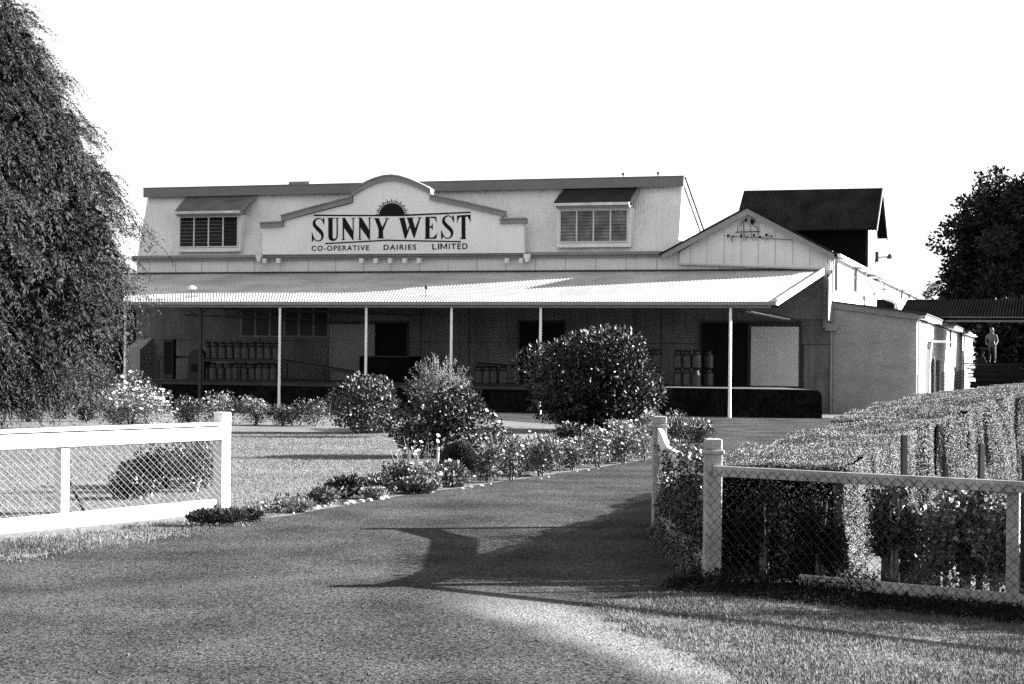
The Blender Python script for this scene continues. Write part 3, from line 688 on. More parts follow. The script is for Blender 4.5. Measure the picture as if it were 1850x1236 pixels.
# ------------------------------------------------------------------ tower on the wing
tw = thing('rooftop_tower', 'black gable-roofed tower room rising behind the gabled wing', 'tower', ORG, -TH)
T0, T1 = 12.4, 16.7
xr_, _ = L(1568, 450, T0); xl_, _ = L(1384, 430, T0)
xl_ = L(1356, 430, T0)[0]
ze = L(1480, 401, T0 - .3)[1]; yr = (T0 + T1) / 2; xrr, zr = L(1594, 339, yr); xll, zrl = L(1344, 345, yr); zr = (zr + zrl) / 2
MB().box(xl_, xr_, T0, T0 + .15, 4, ze - .10).build('front_wall', mat('tower_wall', .004, .9, spec=.05), tw)
b = MB(); b.prism([(xr_, T0, 4.2), (xr_, T1, 4.2), (xr_, T1, ze - .14), (xr_, yr, zr - .26), (xr_, T0, ze - .14)], (-.15, 0, 0)); b.prism([(xl_, T0 + .16, 4.2), (xl_, T1, 4.2), (xl_, T1, ze - .14), (xl_, yr, zr - .26), (xl_, T0 + .16, ze - .14)], (.15, 0, 0))
pieces(b, 'side_wall', mat('tower_side', .12, .85, .3, 2), tw)
MB().box(xl_, xr_, T1, T1 + .12, 4.2, ze - .14).build('rear_wall', SHEDM, tw)
hh = .45; sl = (zr - ze) / (yr - T0)
b = MB(); xo = xrr; xo0 = xll
for sgn in (-1, 1):
    ye = yr + sgn * (yr - T0 + hh); zee = zr - sl * (yr - T0 + hh)
    b.corr((xo0, ye, zee), (xo, ye, zee), (xo, yr, zr), (xo0, yr, zr), pitch=.12, amp=.01)
    b.corr((xo0, ye, zee - .05), (xo, ye, zee - .05), (xo, yr, zr - .05), (xo0, yr, zr - .05), pitch=.12, amp=.01)
b.build('roof', IRON_D, tw)
b = MB()
for sgn in (-1, 1):
    ye = yr + sgn * (yr - T0 + hh); zee = zr - sl * (yr - T0 + hh)
    b.bar((xo + .02, ye, zee - .08), (xo + .02, yr, zr - .06), .04, .16)
b.build('barge_board', mat('tower_barge', .10, .6), tw)
y0, z0 = LX(1577, 430, xr_ + .02); b = MB(); b.box(xr_ + .003, xr_ + .05, y0 - .35, y0 - .28, z0 - 1.0, z0 + .6); b.build('wall_strip', WALL_WHITE, tw)
y0, z0 = LX(1583, 465, xr_ + .02); b = MB(); b.box(xr_ + .003, xr_ + .12, y0 - .2, y0 + .2, z0 - .2, z0 + .25); b.tube([(xr_ + .1, y0, z0), (xr_ + .6, y0, z0 + .02)], .03); lb = b.build('floodlight_arm', DARKM, tw)
MB().lathe([(.05, .1), (.12, 0), (.14, -.12)], 10, (xr_ + .62, y0, z0 + .05)).build('floodlight', DARKM, lb)

# ------------------------------------------------------------------ lean-to shed with brick base, right of the dairy
shed = thing('lean_to_shed', 'long low shed with painted front, sloping fascia and white side wall on a brick base', 'building', ORG, -TH)
xs, _ = L(1656, 640, 0); z_l = L(1504, 556, 0)[1]; z_r = L(1655, 577, 0)[1]; SL_ = 57.0
fr = MB(); fr.xz([(.04, 0), (xs, 0), (xs, z_r - .0), (.04, z_l)], .02, .16); fr.build('front_wall', brick_mat('painted_brick', .22, .205, .24, .088, .2), shed)
b = MB(); zt_l = L(1504, 546, -.1)[1]; zt_r = L(1657, 567, -.1)[1]
b.xz([(.02, zt_l), (xs + .05, zt_r), (xs + .05, z_r - .02), (.02, z_l - .02)], -.06, .015); b.build('fascia', mat('shed_fascia', .14, .7, .15), shed)
b = MB(); b.xz([(.02, zt_l + .002), (xs + .35, zt_r - .03), (xs + .35, zt_r + .02), (.02, zt_l + .05)], -.12, SL_); b.build('roof', TRIM_D, shed)
zd = 1.42
b = MB(); b.box(xs - .14, xs, .17, SL_, zd, z_r - .02); b.build('side_wall', WALL_WHITE, shed)
b = MB(); b.box(xs - .12, xs + .03, .17, SL_, 0, zd - .002); b.build('brick_base', brick_mat('brick_base', .30, .12, .5, .17, .6), shed)
b = MB(); b.box(xs + .03, xs + .3, .1, SL_, zt_r - .17, zt_r - .04); b.build('gutter', mat('shed_gutter', .30, .6), shed)
def sr(px0, px1, py0, py1): return side_rect(px0, px1, py0, py1, xs)
for px0, px1, py0, z0 in ((1672, 1676.5, 628, 0), (1682, 1685.5, 648, 0), (1691, 1696, 651, 0)):
    y0, y1, _, z1 = sr(px0, px1, py0, 700); o = MB().box(xs + .002, xs + .045, y0, y1, 0, z1).build('door', mat('shed_door', .02, .6), shed)
    f = MB(); f.box(xs + .002, xs + .09, y1, y1 + .15, 0, z1 + .1); f.build('door_frame', POSTM, o)
y0, y1, z0, z1 = sr(1715, 1718, 598, 628); o = MB().box(xs + .003, xs + .03, y0, y1, z0, z1).build('window', GLASS_D, shed)
b = MB().box(xs, xs + .06, y0 - .1, y1 + .1, z0 - .1, z0).build('sill', WFRAME, o)
for px in (1742, 1660): 
    y0, _ = LX(px, 620, xs + .1); b = MB(); b.tube([(xs + .1, y0, 0), (xs + .1, y0, z_r - .1)], .05, 6); b.build('downpipe', POSTM, shed)
y0, y1, z0, z1 = sr(1664.5, 1672, 570, 700)
b = MB(); b.box(xs + .002, xs + .035, y0, y1, 1.45, z_r - .05); b.build('side_panel', mat('side_panel', .22, .8), shed)
y0, z0 = LX(1676, 618, xs); b = MB(); b.box(xs, xs + .7, y0 - .3, y0 + 2.6, z0, z0 + .06); b.build('door_hood', mat('door_hood', .55, .8), shed)
# things on the shed roof
duct = thing('roof_duct', 'white pipe elbow and dark tank standing on the shed roof', 'duct', WLD(0, 0, 0), -TH)
def PB(px, py, y): x, z = L(px, py, y); return (x, y, z)
b = MB(); b.tube([PB(1594, 537, 11), PB(1606, 541, 11), PB(1616, 545, 11), PB(1620, 550, 11), PB(1620.5, 560, 11)], .085, 8); b.build('pipe', WALL_WHITE, duct, smooth=True)
x0, z1 = L(1584, 541, 11.6); x1, z0 = L(1616, 559, 11.6); b = MB(); b.box(x0, x1, 11.5, 13, z0 - .2, z1); b.build('tank', SHEDM, duct, bevel=.05)
rk = thing('roof_rack', 'grey timber walkway beam with bent pipe frame above the shed roof', 'rack', WLD(0, 0, 0), -TH)
b = MB(); b.bar(PB(1522, 534, 9), PB(1593, 530, 11.5), .25, .14); b.build('beam', mat('rack_beam', .30, .8, .2), rk)
b = MB(); b.tube([PB(1568, 502, 10), PB(1584, 502, 10.5), PB(1589, 506, 10.5), PB(1596, 520, 11)], .04, 6); b.tube([PB(1569, 510, 10), PB(1576, 520, 10.2), PB(1576, 530, 10.2)], .035, 6); b.tube([PB(1597, 514, 11), PB(1597, 530, 11)], .05, 6); b.tube([PB(1591, 523, 11), PB(1602, 523, 11)], .04, 6)
b.tube([PB(1524, 534, 9), PB(1524, 549, 9)], .04, 6)
pieces(b, 'pipe_frame', mat('rack_pipe', .20, .6), rk)

# ------------------------------------------------------------------ dark canopy shed at the right
can = thing('canopy_shed', 'long dark corrugated canopy reaching right from the white wing wall', 'canopy', ORG, -TH)
YC = 10.0
x0b, _ = L(1622, 566, YC); zc0 = L(1700, 571, YC)[1]; zc1 = L(1700, 541, YC + 5)[1]; print('canopy', zc0, zc1, LX(1768, 620, xs))
b = MB(); XCE = x0b + 22
b.corr((x0b, YC, zc0), (XCE, YC, zc0), (XCE, YC + 5, zc1), (x0b, YC + 5, zc1), pitch=.12, amp=.009); b.corr((x0b, YC + 10, zc0), (XCE, YC + 10, zc0), (XCE, YC + 5, zc1), (x0b, YC + 5, zc1), pitch=.12, amp=.009)
b.build('roof', CANOPYM, can)
b = MB(); b.box(xs + .4, XCE, YC + .02, YC + .14, zc0 - .24, zc0 - .16); b.box(x0b, XCE, YC + .03, YC + .08, zc0 - .07, zc0 - .02); b.build('beam', mat('canopy_beam', .06, .7), can)
for k, px in enumerate((1866, 1990)):
    x, _ = L(px, 600, YC + .2); b = MB().box(x - .06, x + .06, YC + .15, YC + .27, 0, zc0 - .25); b.build('post', SHEDM, can)
b = MB(); xb0 = L(1880, 600, YC + 9)[0]; b.box(xb0, XCE, YC + 9, YC + 9.2, 0, zc1 - .6); b.build('rear_wall', SHEDM, can); YC = 23.5
# dark lorry body under the canopy
lorry = thing('parked_lorry', 'dark lorry parked in shade under the canopy beyond the hedge', 'lorry', WLD(*(lambda q: (q[0], YC + 4, 0))(L(1800, 680, YC + 4))), -TH)
PX_ = F_PX / (ORG.y + YC)          # photo pixels per metre there
b = MB(); b.prism([(-.95, -.9, .45), (-.95, -1.1, 1.1), (-.95, -.6, 1.15), (-.95, -.35, 1.75), (-.95, 1.2, 1.8), (-.95, 1.25, .45)], (1.9, 0, 0)); b.build('cab', DARKM, lorry, bevel=.06)
b = MB(); b.box(-1.05, 1.05, 1.3, 5.2, .75, 1.55); b.build('tray', SHEDM, lorry)
b = MB(); b.prism([(-.78, -.63, 1.2), (.78, -.63, 1.2), (.78, -.42, 1.68), (-.78, -.42, 1.68)], (0, -.02, 0)); b.build('windscreen', GLASS_D, lorry)
b = MB(); b.box(-1.0, 1.0, -1.2, -1.1, .5, .64); b.build('bumper', mat('bumper', .12, .3), lorry)
for sx in (-.85, .85):
    for yy in (-.3, 4.0):
        w = MB(); w.tube([(sx - .1, yy, .4), (sx + .1, yy, .4)], .4, 14); w.build('wheel', BLACK, lorry)

def person_at():
    base = WLD(*(lambda q: (q[0], YC + 3.0, 0))(L(1792, 650, YC + 3.0)))
    zf = L(1795, 656, YC + 3.0)[1]
    root = thing('person', 'person in a white shirt and light trousers standing on the timber stack', 'person', (base.x, base.y, zf), R(-25))
    def skin(name, V, E, Rr, m, lv=2):
        me = bpy.data.meshes.new(name); me.from_pydata(V, E, []); o = bpy.data.objects.new(name, me); link(o, root)
        sk = o.modifiers.new('skin', 'SKIN'); sk.use_smooth_shade = True
        for i, v in enumerate(me.skin_vertices[0].data): v.radius = (Rr[i], Rr[i]); v.use_root = (i == 0)
        s = o.modifiers.new('sub', 'SUBSURF'); s.levels = s.render_levels = lv; me.materials.append(m); return o
    V = [(0,0,.92),(0,-.03,1.15),(0,-.08,1.36),(0,-.12,1.48),(0,-.14,1.58),(0,-.15,1.68),(-.19,-.08,1.36),(-.27,-.1,1.1),(-.22,-.28,.98),(-.2,-.35,.95),(.19,-.08,1.36),(.28,-.05,1.1),(.24,-.22,.94),(.22,-.29,.9),(-.1,0,.88),(-.12,-.04,.48),(-.12,.02,.08),(-.12,-.12,.04),(.1,0,.88),(.13,-.01,.48),(.13,.05,.08),(.13,-.09,.04)]
    E = [(0,1),(1,2),(2,3),(3,4),(4,5),(2,6),(6,7),(7,8),(8,9),(2,10),(10,11),(11,12),(12,13),(0,14),(14,15),(15,16),(16,17),(0,18),(18,19),(19,20),(20,21)]
    Rr = [.13,.12,.14,.055,.095,.085,.06,.045,.033,.035,.06,.045,.033,.035,.09,.065,.045,.04,.09,.065,.045,.04]
    skin('body', V, E, Rr, SKIN)
    skin('shirt', [(0,0,.92),(0,-.03,1.12),(0,-.08,1.34),(0,-.11,1.43),(-.2,-.08,1.35),(-.25,-.09,1.2),(.2,-.08,1.35),(.25,-.07,1.2)], [(0,1),(1,2),(2,3),(2,4),(4,5),(2,6),(6,7)], [.155,.145,.165,.075,.08,.07,.08,.07], SHIRT)
    skin('trousers', [(0,0,.95),(-.1,0,.86),(-.12,-.04,.48),(-.12,.02,.14),(.1,0,.86),(.13,-.01,.48),(.13,.05,.14)], [(0,1),(1,2),(2,3),(0,4),(4,5),(5,6)], [.14,.105,.08,.065,.105,.08,.065], SHIRT)
    h = MB(); h.lathe([(.02, .12), (.07, .10), (.098, .04), (.10, -.03), (.09, -.07)], 12, (0, -.125, 1.65)); h.build('hair', HAIR, root, smooth=True)
    fc = MB(); fc.lathe([(.006, -.02), (.018, 0), (.01, .03)], 6, (0, -.245, 1.60)); [fc.lathe([(.005, -.01), (.011, 0), (.005, .01)], 6, (sx, -.235, 1.64)) for sx in (-.035, .035)]; fc.box(-.025, .025, -.24, -.232, 1.555, 1.563)
    fc.build('face', HAIR, root)
    for sx, hz in ((-.2, (-.35, .95)), (.22, (-.29, .9))):
        hb = MB(); hb.tube([(sx, hz[0], hz[1]), (sx, hz[0] - .07, hz[1] - .02)], .035, 6, .03)
        for k in range(4): hb.tube([(sx - .027 + k*.018, hz[0] - .06, hz[1] - .02), (sx - .03 + k*.02, hz[0] - .11 - .01*(k % 3), hz[1] - .03), (sx - .03 + k*.02, hz[0] - .14 - .008*(k % 3), hz[1] - .05)], .009, 5, .007)
        hb.tube([(sx + .03, hz[0] - .02, hz[1]), (sx + .05, hz[0] - .07, hz[1] - .02)], .011, 5, .008)
        hb.build('hand', SKIN, root)
    return zf
zf = person_at()
# timber stack with ragged ends
ts = MB(); ztop = zf; n = 22
xa_, _ = L(1757, 650, YC + 2.5); xb_, _ = L(1850, 650, YC + 2.5)
for k in range(n):
    z0 = ztop * k / n; sh = random.uniform(-.35, .25)
    wleft = xa_ + sh
    ts.box(wleft, xb_ + random.uniform(-.3, .3), YC + 2.2 + random.uniform(-.1, .1), YC + 3.6, z0 + .004, z0 + ztop / n - .004)
for k in range(5):
    z0 = ztop + .16 * k; ts.box(xa_ + .1 + .16 * k + random.uniform(-.2, .2), L(1782 - 3 * k, 650, YC + 2.5)[0], YC + 2.3, YC + 3.4, z0, z0 + .15)
tsr = thing('timber_stack', 'tall dark stack of rough timber with ragged ends under the canopy', 'timber stack', ORG, -TH)
ts.build('board_pile', SHEDM, tsr)

# ------------------------------------------------------------------ dark shed, picket fence at far left
ls = thing('dark_shed', 'dark iron shed behind the drooping tree at the left', 'shed', (0, 0, 0))
pA = DY(60, 560, 84); pB = DY(252, 560, 80); zt = pA.z
b = MB(); b.corr((pA.x, pA.y, 0), (pB.x, pB.y, 0), (pB.x, pB.y, zt), (pA.x, pA.y, zt), pitch=.15, amp=.02); b.bar((pA.x, pA.y - .05, 3.1), (pB.x, pB.y - .05, 3.1), .06, .09); b.bar((pA.x, pA.y - .05, 2.1), (pB.x, pB.y - .05, 2.1), .06, .09)
b.prism([(pB.x, pB.y, 0), (pB.x, pB.y, zt), (pB.x + 1, pB.y + 7, zt), (pB.x + 1, pB.y + 7, 0)], (.1, 0, 0))
b.build('wall', SHEDM, ls)
b = MB(); b.prism([(pA.x - .2, pA.y - .3, zt), (pB.x + .2, pB.y - .3, zt), (pB.x + 1.2, pB.y + 7, zt + .9), (pA.x + .8, pA.y + 7, zt + .9)], (0, 0, .06)); b.build('roof', IRON_D, ls)
pf = thing('picket_fence', 'low dark picket fence in front of the iron shed', 'fence', (0, 0, 0))
p0 = DY(20, 700, 68); p1 = DY(232, 700, 66.5); b = MB(); n = 60
for k in range(n):
    p = p0.lerp(p1, k / (n - 1)); b.box(p.x - .03, p.x + .03, p.y - .01, p.y + .01, 0.02, 1.0)
b.build('picket', mat('picket', .13, .8), pf)
b = MB()
for z in (.3, .8): b.bar((p0.x, p0.y + .03, z), (p1.x, p1.y + .03, z), .04, .06)
b.build('rail', SHEDM, pf)
for px in (149, 173):
    q = DY(px, 700, 67.3); tag(MB().lathe([(.05, 0), (.045, 2.3 if px < 160 else 1.5)], 8, (q.x, q.y - .1, 0)).build('clothes_post', mat('thin_post', .35, .6)), 'taller thin pale pole by the dark picket fence' if px < 160 else 'shorter thin pale pole by the dark picket fence', 'pole', 'thin poles by the picket fence')

# ------------------------------------------------------------------ milk cans and dock gear
def can_mb():
    root = thing('milk_can', '', 'milk can', (0, 0, 0), 0, 'milk cans on the loading dock')
    b = MB(); b.lathe([(.15, 0), (.165, .03), (.165, .40), (.155, .44), (.10, .52), (.095, .56)], 14); b.build('can_body', CANM, root, smooth=False)
    b = MB(); b.lathe([(.11, .56), (.135, .575), (.14, .61), (.125, .63), (.05, .64)], 14); b.build('lid', CAND, root)
    for s in (-1, 1):
        b = MB(); b.tube([(s*.10, 0, .53), (s*.17, 0, .53), (s*.19, 0, .47), (s*.16, 0, .43)], .012, 5); b.build('handle', CAND, root)
    return root
proto = can_mb(); used = [False]
ordw = ['first', 'second', 'third', 'fourth', 'fifth', 'sixth', 'seventh', 'eighth', 'ninth', 'tenth']
def put(x, y, z, label):
    p = WLD(x, y, z)
    if not used[0]: used[0] = True; proto.location = p; proto.rotation_euler = (0, 0, random.uniform(-.6, .6)); proto['label'] = label
    else: dup(proto, p, random.uniform(-.6, .6), label)
YK = -3.6
cxs = [L(px, 680, YK)[0] for px in np.linspace(372, 496, 10)]
for i, x in enumerate(cxs):
    put(x + random.uniform(-.03, .03), YK + random.uniform(-.07, .07), ZD + .012, 'milk can on the dock floor under the conveyor, %s from the left' % ordw[i])
ZK = ZD + .80
for i, x in enumerate(cxs): put(x + .06, YK + random.uniform(-.05, .05), ZK, 'milk can in the row on top of the conveyor, %s from the left' % ordw[i])
for i, px in enumerate((866, 880, 893, 909)): put(L(px, 690, -3)[0], -3.0, ZD + .012, '%s from left of four milk cans between the wispy shrub and the glossy shrub' % ordw[i])
for i, px in enumerate((1172, 1186)):
    for lv in (0, 1): put(L(px, 690, -3)[0], -3.0, ZD + .012 + .645 * lv, '%s milk can of the %s stack just right of the big glossy shrub' % (('lower', 'upper')[lv], ('left', 'right')[i]))
for i, px in enumerate((1225, 1241, 1258, 1280)):
    for lv in (0, 1): put(L(px, 690, -3 + .9 * (i == 3))[0], -3.0 + .9 * (i == 3), ZD + .012 + .645 * lv, '%s can of the %s stack left of the open doorway by the rightmost post' % (('lower', 'upper')[lv], ordw[i]))
cv = thing('roller_conveyor', 'long dark roller conveyor carrying milk cans along the dock', 'conveyor', ORG, -TH)
b = MB(); xa = L(290, 650, YK)[0]; xb = cxs[0] - .3; xc = cxs[-1] + .4; xd = L(650, 688, YK)[0]
for yy in (YK - .28, YK + .28):
    b.bar((xa, yy, ZK - .05 + .1), (xb, yy, ZK - .05 + .1), .05, .1); b.bar((xb, yy, ZK - .05), (xc, yy, ZK - .05), .05, .1); b.bar((xc, yy, ZK - .05), (xd, yy, ZD + .32), .05, .1)
b.build('side_rail', DARKM, cv)
b = MB(); x = xb
while x < xc: b.tube([(x, YK - .26, ZK - .03), (x, YK + .26, ZK - .03)], .024, 6); x += .12
x = xc
while x < xd:
    t = (x - xc) / (xd - xc); b.tube([(x, YK - .26, ZK - .03 + t * (ZD + .34 - ZK)), (x, YK + .26, ZK - .03 + t * (ZD + .34 - ZK))], .024, 6); x += .14
b.build('roller', DARKM, cv)
x = xa + .05
while x < xd - .3:
    zt = ZK if x < xc else ZK + (x - xc) / (xd - xc) * (ZD + .3 - ZK)
    for yy in (YK - .26, YK + .26): MB().box(x - .03, x + .03, yy - .03, yy + .03, ZD + .012, zt - .06).build('leg', DARKM, cv)
    x += 1.7
def upx(px, y): return L(px, 680, y)[0]
x0 = upx(307, YK); x1 = upx(325, YK); z1 = L(315, 613, YK)[1]; cb = thing('control_cabinet', 'tall narrow black cabinet on the left end of the conveyor', 'cabinet', ORG, -TH)
b = MB(); b.box(x0, x1, YK - .55, YK - .3, ZD + .012, z1); b.build('case', DARKM, cb, bevel=.01); b = MB(); b.box(x0 + .05, x1 - .05, YK - .57, YK - .552, ZD + .2, z1 - .1); b.build('door', BLACK, cb)
x0 = upx(346, YK); z1 = L(355, 631, YK)[1]; hd = thing('can_washer', 'black round-topped machine hood at the head of the conveyor', 'machine', ORG, -TH)
b = MB(); r = .34; pts = [(x0, ZD + .02)] + [(x0 + r - r*math.cos(a), z1 - r + r*math.sin(a)) for a in [math.pi*k/12 for k in range(13)]] + [(x0 + 2*r, ZD + .02)]
b.xz(pts, YK - .3, YK + .25); b.build('hood', DARKM, hd); MB().box(x0 + .15, x0 + .5, YK - .33, YK - .302, ZD + .3, ZD + .6).build('panel', BLACK, hd)
x0, z1 = L(649, 645, -2.6); x1, _ = L(738, 645, -2.6); sx = thing('dock_bin', 'large square black bin in front of the left doorway', 'bin', ORG, -TH)
b = MB(); b.box(x0, x1, -2.6, -1.2, ZD + .06, z1); b.build('bin_body', SHEDM, sx, bevel=.02); b = MB(); b.box(x0 - .03, x1 + .03, -2.63, -1.17, z1, z1 + .05); b.build('rim', DARKM, sx)
x0 = upx(862, -2.2); x1 = upx(975, -2.2); rb = thing('handrail', 'thin dark rail behind the four milk cans', 'rail', ORG, -TH)
b = MB(); b.tube([(x0, -2.2, ZD + .75), (x1, -2.2, ZD + .6)], .03); b.build('top_rail', DARKM, rb)
for x in (x0 + .1, x1 - .1): MB().tube([(x, -2.2, ZD + .01), (x, -2.2, ZD + .65)], .03).build('leg', DARKM, rb)

# ------------------------------------------------------------------ white fence, left
LP = G(400, 925); LP.z = 0; LD = Vector((-(3133 - 925) / F_PX, -1, 0)).normalized()
p_l = G(0, 962); LD = (Vector((p_l.x, p_l.y, 0)) - LP).normalized()
LN = Vector((-LD.y, LD.x, 0));  LN = LN if LN.dot(Vector((0, -1, 0))) > 0 else -LN       # towards the road
lf = thing('white_fence', 'white painted rail fence with light wire netting left of the drive', 'fence', LP)
print('left fence', LP, LD)
def fpt(s, n=0, z=0): q = LD * s + LN * n; return (q.x, q.y, z)
FL = 9.5
wv = (G(411, 800, 0) - G(397, 800, 0))
def fpost(s, w, h, nm='post', capd=0):
    b = MB(); q = [fpt(s - w/2, -w/2), fpt(s + w/2, -w/2), fpt(s + w/2, w/2), fpt(s - w/2, w/2)]; b.prism(q, (0, 0, h)); return b.build(nm, FENCEW, lf, bevel=.012)
fpost(0, .15, 1.20)
def sdist(px, py):
    d = ray(px, py); n = LN; t = n.dot(LP - EYE) / n.dot(d); q = EYE + d * t - LP; return q.dot(LD), q.z
s1, _ = sdist(112, 870)
for s in (s1, s1 + 3.35, s1 + 6.2): fpost(s, .115, .98)
_, zr1 = sdist(300, 782); _, zr0 = sdist(300, 806); print('rail', s1, zr0, zr1)
b = MB(); b.bar(fpt(.06, .05, 1.03), fpt(FL, .05, 1.03), .02, .04); b.build('gap_shade_strip', FENCEG, lf)  # grey strip set in the gap to draw its shadow line
b = MB(); b.bar(fpt(-.02, .085, .952), fpt(FL, .085, .952), .04, .15); b.build('rail', FENCEW, lf, bevel=.006)
b = MB(); b.bar(fpt(.08, .04, 1.065), fpt(FL, .04, 1.065), .16, .035); b.build('top_board', FENCEW, lf, bevel=.005)
b = MB(); b.bar(fpt(.2, .10, .09), fpt(s1 + .9, .10, .07), .035, .165); b.bar(fpt(s1 + .9, .10, .07), fpt(FL, .10, .05), .035, .14); b.build('kick_board', FENCEW, lf, bevel=.006)
b = MB(); b.bar(fpt(s1 - .05, -.02, .60), fpt(s1 - .62, -.30, .03), .03, .03); b.build('brace', WOOD, lf)
def netting(at, s0, s1, z0, z1, pitch, r, name, m, parent, ztop=None, asp=1.0):
    b = MB(); n = int((s1 - s0) / pitch) + int((z1 - z0) / pitch) + 2
    for sg in (1, -1):
        for k in range(-int((z1 - z0) / pitch / asp) - 2, int((s1 - s0) / pitch) + 2):
            pts = []; j = 0; st = pitch / 2 * asp; nz = int((z1 - z0) / st)
            for j in range(nz + 1):
                z = z0 + j * st; s = s0 + k * pitch + (j * pitch / 2 if sg > 0 else (z1 - z0) / asp - j * pitch / 2)
                if s0 <= s <= s1 and (ztop is None or z <= ztop(s)): 
                    w = .0025 * math.sin(9.1 * s + 4 * z) + .004 * math.sin(2.3 * s + 11 * z); pts.append(at(s + w, .004 * sg, z + w * .6))
            for a, c in zip(pts[:-1], pts[1:]):
                b.tube([a, c], r, 3)
    return b.build(name, m, parent)
netting(lambda s, n, z: fpt(s, .062 + n, z), .08, FL, .16, .95, .096, .0019, 'wire_netting', WIREL, lf, None, .82)

# ------------------------------------------------------------------ gate wing and front fence, right
NP = G(1286, 1052); NP.z = 0; FP = G(1190, 953); FP.z = 0
RD = (G(1850, 1085, .08) - NP); RD.z = 0
rfar = DY(1850, 1000, 13.0); RD = (Vector((rfar.x, rfar.y, 0)) - NP).normalized(); RN = Vector((RD.y, -RD.x, 0)); RN = RN if RN.y < 0 else -RN
print('right', NP, FP, RD)
rf_ = thing('netting_fence', 'weathered grey rail fence with dark netting in front of the rose bed', 'fence', NP)
def rpt(s, n=0, z=0): q = RD * s + RN * n; return (q.x, q.y, z)
def rd(px, py):
    d = ray(px, py); t = RN.dot(NP - EYE) / RN.dot(d); q = EYE + d * t - NP; return q.dot(RD), q.z
def gpost(par, at, s, w, h, m=FENCEG, cap_=True, nm='post'):
    b = MB(); b.prism([at(s - w/2, -w/2), at(s + w/2, -w/2), at(s + w/2, w/2), at(s - w/2, w/2)], (0, 0, h - (.1 if cap_ else 0)))
    o = b.build(nm, m, par, bevel=.008)
    if cap_:
        c = MB(); W = w + .035; P_ = [Vector(at(s - W/2, -W/2, h - .13)), Vector(at(s + W/2, -W/2, h - .13)), Vector(at(s + W/2, W/2, h - .13)), Vector(at(s - W/2, W/2, h - .13))]
        c.prism(P_, (0, 0, .04)); c.prism([Vector(at(s - w/2, -w/2, h - .09)), Vector(at(s + w/2, -w/2, h - .09)), Vector(at(s + w/2, w/2, h - .09)), Vector(at(s - w/2, w/2, h - .09))], (0, 0, .09))
        c.build('cap', m, o, bevel=.012)
    return o
gpost(rf_, lambda s, n=0, z=0: (s, -n, z), 0, .145, 1.22)
sp, _ = rd(1833, 950)
for s in (sp, sp + 2.7):
    b = MB(); b.bar(rpt(s, .03, 0), rpt(s, .03, .93), .10, .035, up=tuple(RN)); b.build('post', FENCEG, rf_, bevel=.004)
_, zrt = rd(1560, 854); _, zrb = rd(1560, 874); _, zb1 = rd(1700, 1058); _, zb0 = rd(1700, 1080); print('r rail', zrt, zrb, zb1, zb0, sp)
b = MB(); b.bar(rpt(.05, .07, (zrt + zrb)/2), rpt(6.5, .07, (zrt + zrb)/2), .04, zrt - zrb); b.build('rail', FENCEG, rf_, bevel=.005)
b = MB(); b.bar(rpt(.85, .07, (zb1 + zb0)/2), rpt(6.5, .07, (zb1 + zb0)/2), .03, zb1 - zb0); b.build('kick_board', FENCEG, rf_, bevel=.005)
b = MB(); b.tube([rpt(1.7, .16, zb0 - .02), rpt(6.5, .16, zb0 - .04)], .012, 6); b.build('pipe', DARKM, rf_)
netting(lambda s, n, z: rpt(s, .1 + n, z), -.02, 6.5, zb0 + .02, zrt - .02, .090, .0025, 'wire_netting', WIRED, rf_)

gwg = thing('gate_wing', 'gate wing fence with swept-down top rail and vine-covered netting beside the drive', 'fence', NP)
WD = (FP - NP); WLn = WD.length; WD.normalize(); WN = Vector((WD.y, -WD.x, 0)); WN = WN if WN.x < 0 else -WN    # towards the drive
def wpt(s, n=0, z=0): q = WD * s + WN * n; return (q.x, q.y, z)
gpost(gwg, wpt, WLn, .15, 1.25, FENCEG, nm='post')
def wtop(s):
    t = s / WLn; z = .96
    if t > .72: u = (t - .72) / .28; z = .96 + .16 * (u * u * (3 - 2*u)) 
    if t < .25: u = (.25 - t) / .25; z = .96 + .16 * u * u
    return z
b = MB(); N = 22
for k in range(N):
    s0 = .07 + (WLn - .14) * k / N; s1_ = .07 + (WLn - .14) * (k + 1) / N
    P_ = [Vector(wpt(s0, -.02, wtop(s0) - .17)), Vector(wpt(s0, .03, wtop(s0) - .17)), Vector(wpt(s0, .03, wtop(s0))), Vector(wpt(s0, -.02, wtop(s0)))]
    Q_ = [Vector(wpt(s1_, -.02, wtop(s1_) - .17)), Vector(wpt(s1_, .03, wtop(s1_) - .17)), Vector(wpt(s1_, .03, wtop(s1_))), Vector(wpt(s1_, -.02, wtop(s1_)))]
    i = len(b.v); b.v += [tuple(p) for p in P_ + Q_]
    b.f += [(i, i+1, i+5, i+4), (i+1, i+2, i+6, i+5), (i+2, i+3, i+7, i+6), (i+3, i, i+4, i+7)]
b.build('swept_rail', FENCEW, gwg)
b = MB(); b.bar(wpt(.08, .02, .12), wpt(WLn - .08, .02, .12), .03, .2); b.build('kick_board', FENCEG, gwg)
netting(lambda s, n, z: wpt(s, n, z), .08, WLn - .08, .2, .95, .085, .0019, 'wire_netting', WIRED, gwg, wtop)

